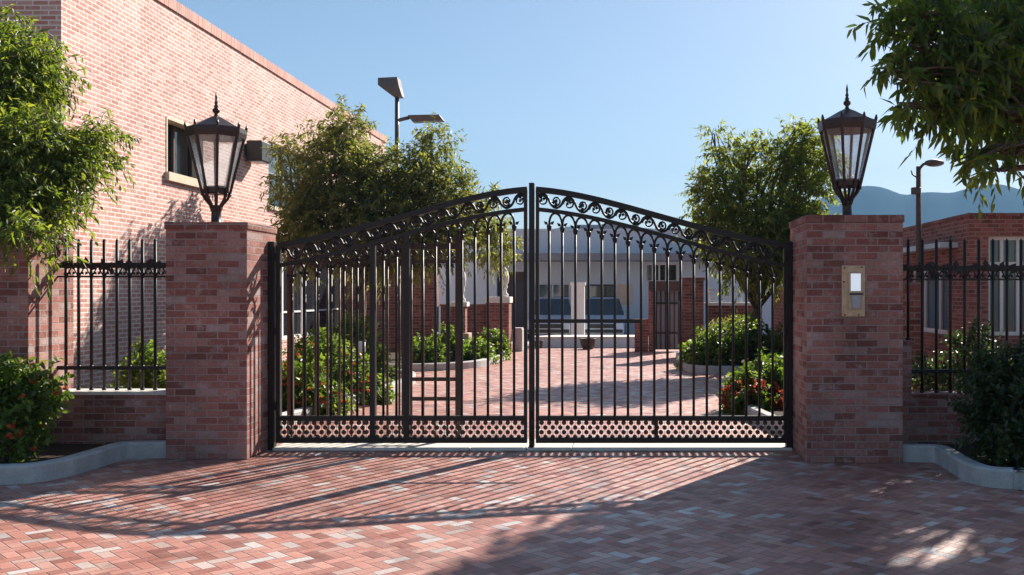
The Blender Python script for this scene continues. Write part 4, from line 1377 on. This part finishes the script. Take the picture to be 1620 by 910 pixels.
# lamp pole in front of it
lpz = thing('lamp_pole', 'rusty brown lamp pole in front of the right brick building', 'lamp post', (5.79, 19.5, 0))
mb = MB(); mb.tube([(5.79, 19.5, 0), (5.79, 19.5, 4.08)], [0.065, 0.05], 10); mb.build('pole', M['rust_pole'], lpz)
mb = MB(); mb.tube([(5.79, 19.5, 4.02), (5.88, 19.5, 4.12), (6.0, 19.5, 4.16)], 0.03, 8); mb.build('arm', M['rust_pole'], lpz)
mb = MB(); mb.ball((6.1, 19.5, 4.15), 0.2, 0.13, 0.075, 12, 8); mb.build('lamp_head', M['pole_metal'], lpz)
mb = MB(); mb.box(5.62, 5.80, 19.36, 19.46, 3.52, 3.66); mb.build('floodlight', M['pole_metal'], lpz, bevel=0.02)
mb = MB(); mb.tube([(5.76, 19.5, 3.86), (5.66, 19.48, 3.92), (5.64, 19.48, 4.0)], 0.015, 6); mb.build('bracket', M['pole_metal'], lpz)

# ------------------------------------------------------------------ tall street lamp behind the left tree
SY = 29.0
S = lambda px, py: P(px, py, SY)
sl = thing('street_lamp', 'tall street lamp with two flat heads above the left tree', 'street lamp', (S(628, 0)[0], SY, 0))
sx = S(628, 0)[0]
mb = MB(); mb.tube([(sx, SY, 0), (sx, SY, S(0, 152)[2])], [0.085, 0.06], 12); mb.build('pole', M['pole_metal'], sl)
a, b_ = S(601, 126), S(634, 155)
mb = MB()
low = [(S(625, 0)[0], SY - 0.16, S(0, 155)[2]), (S(638, 0)[0], SY - 0.16, S(0, 154)[2]), (S(638, 0)[0], SY + 0.16, S(0, 154)[2]), (S(625, 0)[0], SY + 0.16, S(0, 155)[2])]
mid_ = [(S(601, 0)[0], SY - 0.24, S(0, 137)[2]), (S(634, 0)[0], SY - 0.24, S(0, 139)[2]), (S(634, 0)[0], SY + 0.24, S(0, 139)[2]), (S(601, 0)[0], SY + 0.24, S(0, 137)[2])]
hi_ = [(S(601, 0)[0], SY - 0.24, S(0, 126)[2]), (S(631, 0)[0], SY - 0.24, S(0, 124.5)[2]), (S(631, 0)[0], SY + 0.24, S(0, 124.5)[2]), (S(601, 0)[0], SY + 0.24, S(0, 126)[2])]
mb.hull(low, mid_); mb.hull(mid_, hi_)
mb.build('lamp_head', M['pole_metal'], sl)
mb = MB(); mb.tube([(sx, SY, S(0, 191)[2]), (S(648, 0)[0], SY, S(0, 186)[2])], 0.055, 8); mb.build('arm', M['pole_metal'], sl)
low = [(S(654, 0)[0], SY - 0.15, S(0, 194)[2]), (S(703, 0)[0], SY - 0.15, S(0, 192)[2]), (S(703, 0)[0], SY + 0.15, S(0, 192)[2]), (S(654, 0)[0], SY + 0.15, S(0, 194)[2])]
hi_ = [(S(647, 0)[0], SY - 0.2, S(0, 184)[2]), (S(696, 0)[0], SY - 0.2, S(0, 183)[2]), (S(696, 0)[0], SY + 0.2, S(0, 183)[2]), (S(647, 0)[0], SY + 0.2, S(0, 184)[2])]
mb = MB(); mb.hull(low, hi_); mb.build('lamp_head', M['pole_metal'], sl)

# ------------------------------------------------------------------ courtyard walls, piers, finials
def finial(label, x, y, z, h, r):
    t = thing('stone_finial', label, 'finial', (x, y, z), 'white finials on the courtyard piers')
    mb = MB()
    prof = [(0.9, 0), (0.9, 0.08), (0.55, 0.14), (0.5, 0.26), (0.72, 0.30), (0.72, 0.34), (0.6, 0.38), (0.95, 0.50), (1.0, 0.66), (0.85, 0.82), (0.5, 0.92), (0.2, 0.98), (0.03, 1.0)]
    mb.lathe([(a * r, z + b_ * h) for a, b_ in prof], x, y, 14)
    mb.build('urn', M['white_stone'], t)
    return t


def brick_wall(label, x0, x1, y0, y1, h, cap_mat, cap_h=0.07, mat='dark_brick', name='garden_wall'):
    t = thing(name, label, 'wall', ((x0 + x1) / 2, (y0 + y1) / 2, 0))
    mb = MB(); mb.box(x0, x1, y0, y1, 0, h - cap_h); mb.build('wall', M[mat], t)
    mb = MB(); mb.box(x0 - 0.03, x1 + 0.03, y0 - 0.03, y1 + 0.03, h - cap_h, h); mb.build('cap', cap_mat, t, bevel=0.008)
    return t


brick_wall('tall dark brick wall behind the far left bed', -7.45, -4.95, 25.8, 26.1, 2.25, M['cap_brick'])
brick_wall('low brick wall joining the far pier with white finial', -4.88, -3.72, 26.0, 26.25, 1.28, M['cap_brick'], 0.05)
brick_wall('brick pier with pale cap carrying the right white finial', -3.67, -3.06, 25.8, 26.4, 1.47, M['white_stone'], 0.16, name='brick_pier')
finial('white stone urn finial on the wide pale capped pier', -3.22, 26.1, 1.47, 0.80, 0.13)
pr = thing('brick_pier', 'slim brick pier on a tan stone base in the far bed', 'wall', (-3.96, 23.6, 0))
mb = MB(); mb.box(-4.22, -3.72, 23.35, 23.85, 0, 0.62); mb.build('base', M['tan_stone'], pr, bevel=0.02)
mb = MB(); mb.box(-4.12, -3.82, 23.45, 23.75, 0.62, 1.25); mb.build('wall', M['dark_brick'], pr)
mb = MB(); mb.box(-4.17, -3.77, 23.40, 23.80, 1.25, 1.36); mb.build('cap', M['white_stone'], pr, bevel=0.01)
finial('slender white stone finial on the slim pier', -3.93, 23.6, 1.36, 0.83, 0.11)
cb = thing('concrete_block', 'grey concrete block beside the far brick pier', 'block', (-2.93, 26.7, 0))
mb = MB(); mb.box(-3.05, -2.78, 26.5, 27.0, 0, 0.60); mb.build('block', M['concrete'], cb, bevel=0.015)
mb = MB(); mb.box(-3.03, -2.80, 26.53, 26.97, 0.60, 0.63); mb.build('lid', M['concrete'], cb)

# right side of the courtyard
brick_wall('long dark brick wall along the right beds', 3.35, 3.6, 12.0, 22.4, 1.72, M['cap_brick'])
brick_wall('low brick wall with white cap under the slatted bench back', 1.95, 3.3, 23.9, 24.2, 1.34, M['white_stone'], 0.07)
brick_wall('tall brick pier right of the barred side door', 1.34, 1.88, 23.8, 24.35, 1.95, M['cap_brick'], name='brick_pier')
sr = thing('slatted_screen', 'white slatted screen standing on the low brick wall', 'screen', (2.3, 24.05, 1.34))
for i in range(4):
    mb = MB(); mb.box(2.0, 2.85, 24.03, 24.06, 1.36 + i * 0.09, 1.40 + i * 0.09); mb.build('slat', M['white_paint'], sr)
for x in (2.02, 2.80):
    mb = MB(); mb.box(x, x + 0.04, 24.061, 24.10, 1.34, 1.74); mb.build('post', M['white_paint'], sr)
# barred side door in its frame
DY = 26.5
sd = thing('side_door', 'barred grey door under a brown lintel between brick piers', 'door', ((1053 - VX) * DY / F, DY, 0))
dx = lambda px: (px - VX) * DY / F
dz = lambda py: CH - (py - VY) * DY / F
mb = MB(); mb.box(dx(1026), dx(1082), DY - 0.15, DY + 0.15, dz(460), dz(445)); mb.build('lintel', M['brown_paint'], sd)
mb = MB(); mb.box(dx(1026), dx(1036), DY - 0.12, DY + 0.12, 0, dz(460)); mb.build('jamb', M['dark_brick'], sd)
mb = MB(); mb.box(dx(1036), dx(1082), DY + 0.02, DY + 0.05, 0.05, dz(460)); mb.build('door_panel', M['dark_grey'], sd)
for i in range(6):
    x = dx(1038.5) + i * 0.12
    mb = MB(); mb.tube([(x, DY - 0.01, 0.06), (x, DY - 0.01, dz(461))], 0.012, 6); mb.build('bar', M['iron'], sd)
for z in (0.5, 1.3):
    mb = MB(); mb.box(dx(1036), dx(1072), DY - 0.02, DY + 0.0, z - 0.02, z + 0.02); mb.build('cross_bar', M['iron'], sd)
brick_wall('short low brick wall left of the barred side door', dx(1004), dx(1025.5), DY - 0.1, DY + 0.12, dz(505), M['cap_brick'], 0.05)

# ------------------------------------------------------------------ far pale building
FY = 37.0
fb = thing('modern_building', 'pale grey flat roofed building at the end of the drive', 'building', (-1, FY, 0))
fx = lambda px: (px - VX) * FY / F
fz = lambda py: CH - (py - VY) * FY / F
TOPF = fz(366)
wa = (fx(846), fx(902), fz(478), fz(448))
wb = (fx(922), fx(975), fz(482), fz(450))
wc = (fx(1022), fx(1072), fz(446), fz(417))
wd_ = (fx(786), fx(832), 0.05, fz(430))
mb = MB()
opening_wall(mb, 'y', FY, FY + 0.3, -9.0, 9.0, 0, TOPF, [wa, wb, wc, wd_])
mb.box(-9.0, -8.7, FY + 0.3, FY + 9, 0, TOPF); mb.box(8.7, 9.0, FY + 0.3, FY + 9, 0, TOPF)
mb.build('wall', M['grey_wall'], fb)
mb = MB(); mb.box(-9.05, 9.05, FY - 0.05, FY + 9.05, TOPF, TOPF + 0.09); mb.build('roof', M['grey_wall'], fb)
mb = MB(); mb.box(-5.6, 3.2, FY - 1.4, FY - 0.002, fz(414), fz(403)); mb.build('canopy', M['dark_grey'], fb)
frame_win(fb, wa, ('y', FY + 0.12), [(wa[0] + wa[1]) / 2], [], M['grey_wall'], M['glass_blue'])
frame_win(fb, wb, ('y', FY + 0.12), [wb[0] + 0.85], [], M['brown_paint'], M['glass_dark'])
frame_win(fb, wc, ('y', FY + 0.12), [wc[0] + 0.25, wc[0] + 0.5, wc[0] + 0.75], [], M['white_paint'], M['glass_dark'], 0.05)
mb = MB(); mb.box(wd_[0], wd_[1], FY + 0.22, FY + 0.27, 0.05, wd_[3]); d_ = mb.build('door', M['navy'], fb)
mb = MB(); mb.box(wd_[0], wd_[1], FY + 0.10, FY + 0.16, wd_[3] - 0.3, wd_[3] - 0.002); mb.build('door_lintel', M['brown_paint'], fb)
mb = MB(); mb.box(fx(976), fx(1000), FY - 0.03, FY - 0.003, fz(482), fz(450)); mb.build('wall_panel', M['beige'], fb)
mb = MB(); mb.box(fx(905), fx(1012), FY + 3.0, FY + 6.5, TOPF + 0.09, TOPF + 0.45); mb.build('roof_housing', M['dark_grey'], fb)

# pavement in front of it, low white wall and ramp
mb = MB(); mb.box(-9, 6, 30.0, FY, 0.0, 0.006); struct(mb.build('pavement', M['concrete']))
wv_ = thing('low_white_wall', 'low white rendered wall across the end of the drive', 'wall', (-1.1, 28.5, 0))
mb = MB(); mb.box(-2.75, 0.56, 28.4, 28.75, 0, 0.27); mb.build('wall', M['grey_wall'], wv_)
mb = MB(); mb.box(-2.78, 0.59, 28.37, 29.5, 0.27, 0.315); mb.build('coping', M['white_stone'], wv_, bevel=0.01)
mb = MB()
mb.hull([(0.65, 27.9, 0.004), (1.45, 27.9, 0.004), (1.45, 29.8, 0.004), (0.65, 29.8, 0.004)], [(0.65, 27.9, 0.012), (1.45, 27.9, 0.012), (1.45, 29.8, 0.26), (0.65, 29.8, 0.26)])
struct(mb.build('ramp', M['sill']))
wc_ = thing('white_column', 'square white column standing between the two parked cars', 'column', ((914 - VX) * 31 / F, 31, 0))
cxa, cxb = (904 - VX) * 31 / F, (925 - VX) * 31 / F
mb = MB(); mb.box(cxa, cxb, 30.8, 31.2, 0.1, 1.80); mb.build('shaft', M['white_paint'], wc_, bevel=0.012)
mb = MB(); mb.box(cxa - 0.04, cxb + 0.04, 30.76, 31.24, 0, 0.1); mb.build('base', M['concrete'], wc_)
mb = MB(); mb.box(cxa - 0.03, cxb + 0.03, 30.77, 31.23, 1.80, 1.90); mb.build('cap', M['white_paint'], wc_, bevel=0.01)


def pot(label, x, y, r, h):
    t = thing('plant_pot', label, 'pot', (x, y, 0), 'dark pots by the low white wall')
    mb = MB(); mb.lathe([(r * 0.62, 0), (r * 0.9, h * 0.35), (r, h * 0.7), (r * 0.97, h * 0.85), (r * 1.05, h * 0.88), (r * 1.05, h), (r * 0.85, h), (r * 0.8, h * 0.85)], x, y, 16)
    mb.build('bowl', M['terracotta_dark'], t)
    mb = MB(); mb.lathe([(r * 0.8, h * 0.80), (r * 0.5, h * 0.9)], x, y, 12); mb.build('soil', M['soil'], t)


pot('round dark pot in front of the low white wall', (930 - VX) * 27.6 / F, 27.6, 0.22, 0.30)
pot('small brown pot at the left end of the low white wall', (852 - VX) * 28.0 / F, 28.0, 0.13, 0.22)


def car(label, cx, y, mat, w=1.62):
    """seen nose-on, nose towards -y"""
    t = thing('parked_car', label, 'car', (cx, y + 2, 0))
    prof = [(0.0, 0.28), (0.02, 0.55), (0.12, 0.68), (0.9, 0.80), (1.15, 0.84), (3.6, 0.88), (4.0, 0.85), (4.1, 0.45), (4.05, 0.25)]
    h = w / 2
    mb = MB()
    n = len(prof)
    st = [(-h, 0.0), (-h * 0.97, 1.0), (h * 0.97, 1.0), (h, 0.0)]
    lowz = 0.22
    for i in range(n - 1):
        (a, za), (b_, zb) = prof[i], prof[i + 1]
        ta = 0.90 if a < 0.15 else 1.0
        tb = 0.90 if b_ < 0.15 else 1.0
        A = [(cx - h * ta, y + a, lowz), (cx - h * ta, y + a, za - 0.06), (cx - h * ta * 0.93, y + a, za), (cx + h * ta * 0.93, y + a, za), (cx + h * ta, y + a, za - 0.06), (cx + h * ta, y + a, lowz)]
        B = [(cx - h * tb, y + b_, lowz), (cx - h * tb, y + b_, zb - 0.06), (cx - h * tb * 0.93, y + b_, zb), (cx + h * tb * 0.93, y + b_, zb), (cx + h * tb, y + b_, zb - 0.06), (cx + h * tb, y + b_, lowz)]
        for k in range(5):
            mb.quad([A[k], A[k + 1], B[k + 1], B[k]], True)
        if i == 0: mb.quad(A)
        if i == n - 2: mb.quad(B[::-1])
    mb.build('body', mat, t)
    c0 = [(cx - h * 0.92, y + 1.0, 0.82), (cx + h * 0.92, y + 1.0, 0.82), (cx + h * 0.92, y + 3.6, 0.86), (cx - h * 0.92, y + 3.6, 0.86)]
    c1 = [(cx - h * 0.70, y + 1.75, 1.36), (cx + h * 0.70, y + 1.75, 1.36), (cx + h * 0.70, y + 3.0, 1.36), (cx - h * 0.70, y + 3.0, 1.36)]
    mb = MB(); mb.hull(c0, c1); mb.build('windscreen', M['glass_car'], t)
    mb = MB(); mb.hull([(x, yy, 1.361) for x, yy, z in c1], [(cx - h * 0.62, y + 1.9, 1.41), (cx + h * 0.62, y + 1.9, 1.41), (cx + h * 0.62, y + 2.9, 1.41), (cx - h * 0.62, y + 2.9, 1.41)])
    mb.build('roof', mat, t)
    for sx_ in (-1, 1):
        mb = MB(); mb.ball((cx + sx_ * h * 0.66, y + 0.07, 0.62), 0.14, 0.06, 0.06, 10, 6); mb.build('headlight', M['white_paint'], t)
        for yy in (0.8, 3.3):
            mb = MB()
            vs, fs = [], []
            mb.tube([(cx + sx_ * (h - 0.2), y + yy, 0.31), (cx + sx_ * (h - 0.015), y + yy, 0.31)], 0.31, 16)
            wh = mb.build('wheel', M['rubber'], t)
    mb = MB(); mb.box(cx - 0.45, cx + 0.45, y - 0.012, y + 0.01, 0.40, 0.54); mb.build('grille', M['black_plastic'], t)
    mb = MB(); mb.box(cx - h * 0.86, cx + h * 0.86, y - 0.04, y + 0.02, 0.25, 0.36); mb.build('bumper', M['black_plastic'], t)


car('silver blue car parked left of the white column', (868 - VX) * 32.8 / F, 32.6, M['car_white'])
car('silver blue car parked right of the white column before the dark window', (952 - VX) * 32.8 / F, 32.6, M['car_blue'])

# small garden posts in the left bed
for lab, px, py, Y in (('short pale bollard light in the flower bed near the left pillar', 502, 540, 15.6), ('short pale bollard light in the flower bed by the gate uprights', 572, 540, 15.9)):
    x, y, z = P(px, py, Y)
    t = thing('bollard_light', lab, 'bollard', (x, y, 0.1), 'bollard lights in the flower bed')
    mb = MB(); mb.lathe([(0.06, 0.08), (0.055, 0.12), (0.05, z - 0.18)], x, y, 12); mb.build('post', M['tan_stone'], t)
    mb = MB(); mb.lathe([(0.052, z - 0.18), (0.065, z - 0.16), (0.065, z - 0.02), (0.03, z)], x, y, 12); mb.build('lamp_cap', M['white_paint'], t)

# ------------------------------------------------------------------ haze
HAZE = True
if HAZE:
    m = bpy.data.materials.new('haze'); m.use_nodes = True
    nt = m.node_tree; nt.nodes.clear()
    pv = nt.nodes.new('ShaderNodeVolumePrincipled')
    pv.inputs['Color'].default_value = (0.27, 0.54, 0.86, 1)
    pv.inputs['Density'].default_value = 0.00033
    pv.inputs['Anisotropy'].default_value = 0.0
    ou = nt.nodes.new('ShaderNodeOutputMaterial')
    nt.links.new(pv.outputs[0], ou.inputs['Volume'])
    mb = MB(); mb.box(-3100, 3600, -300, 2600, -1.5, 320)
    hz = mb.build('haze', m)
    hz['kind'] = 'stuff'
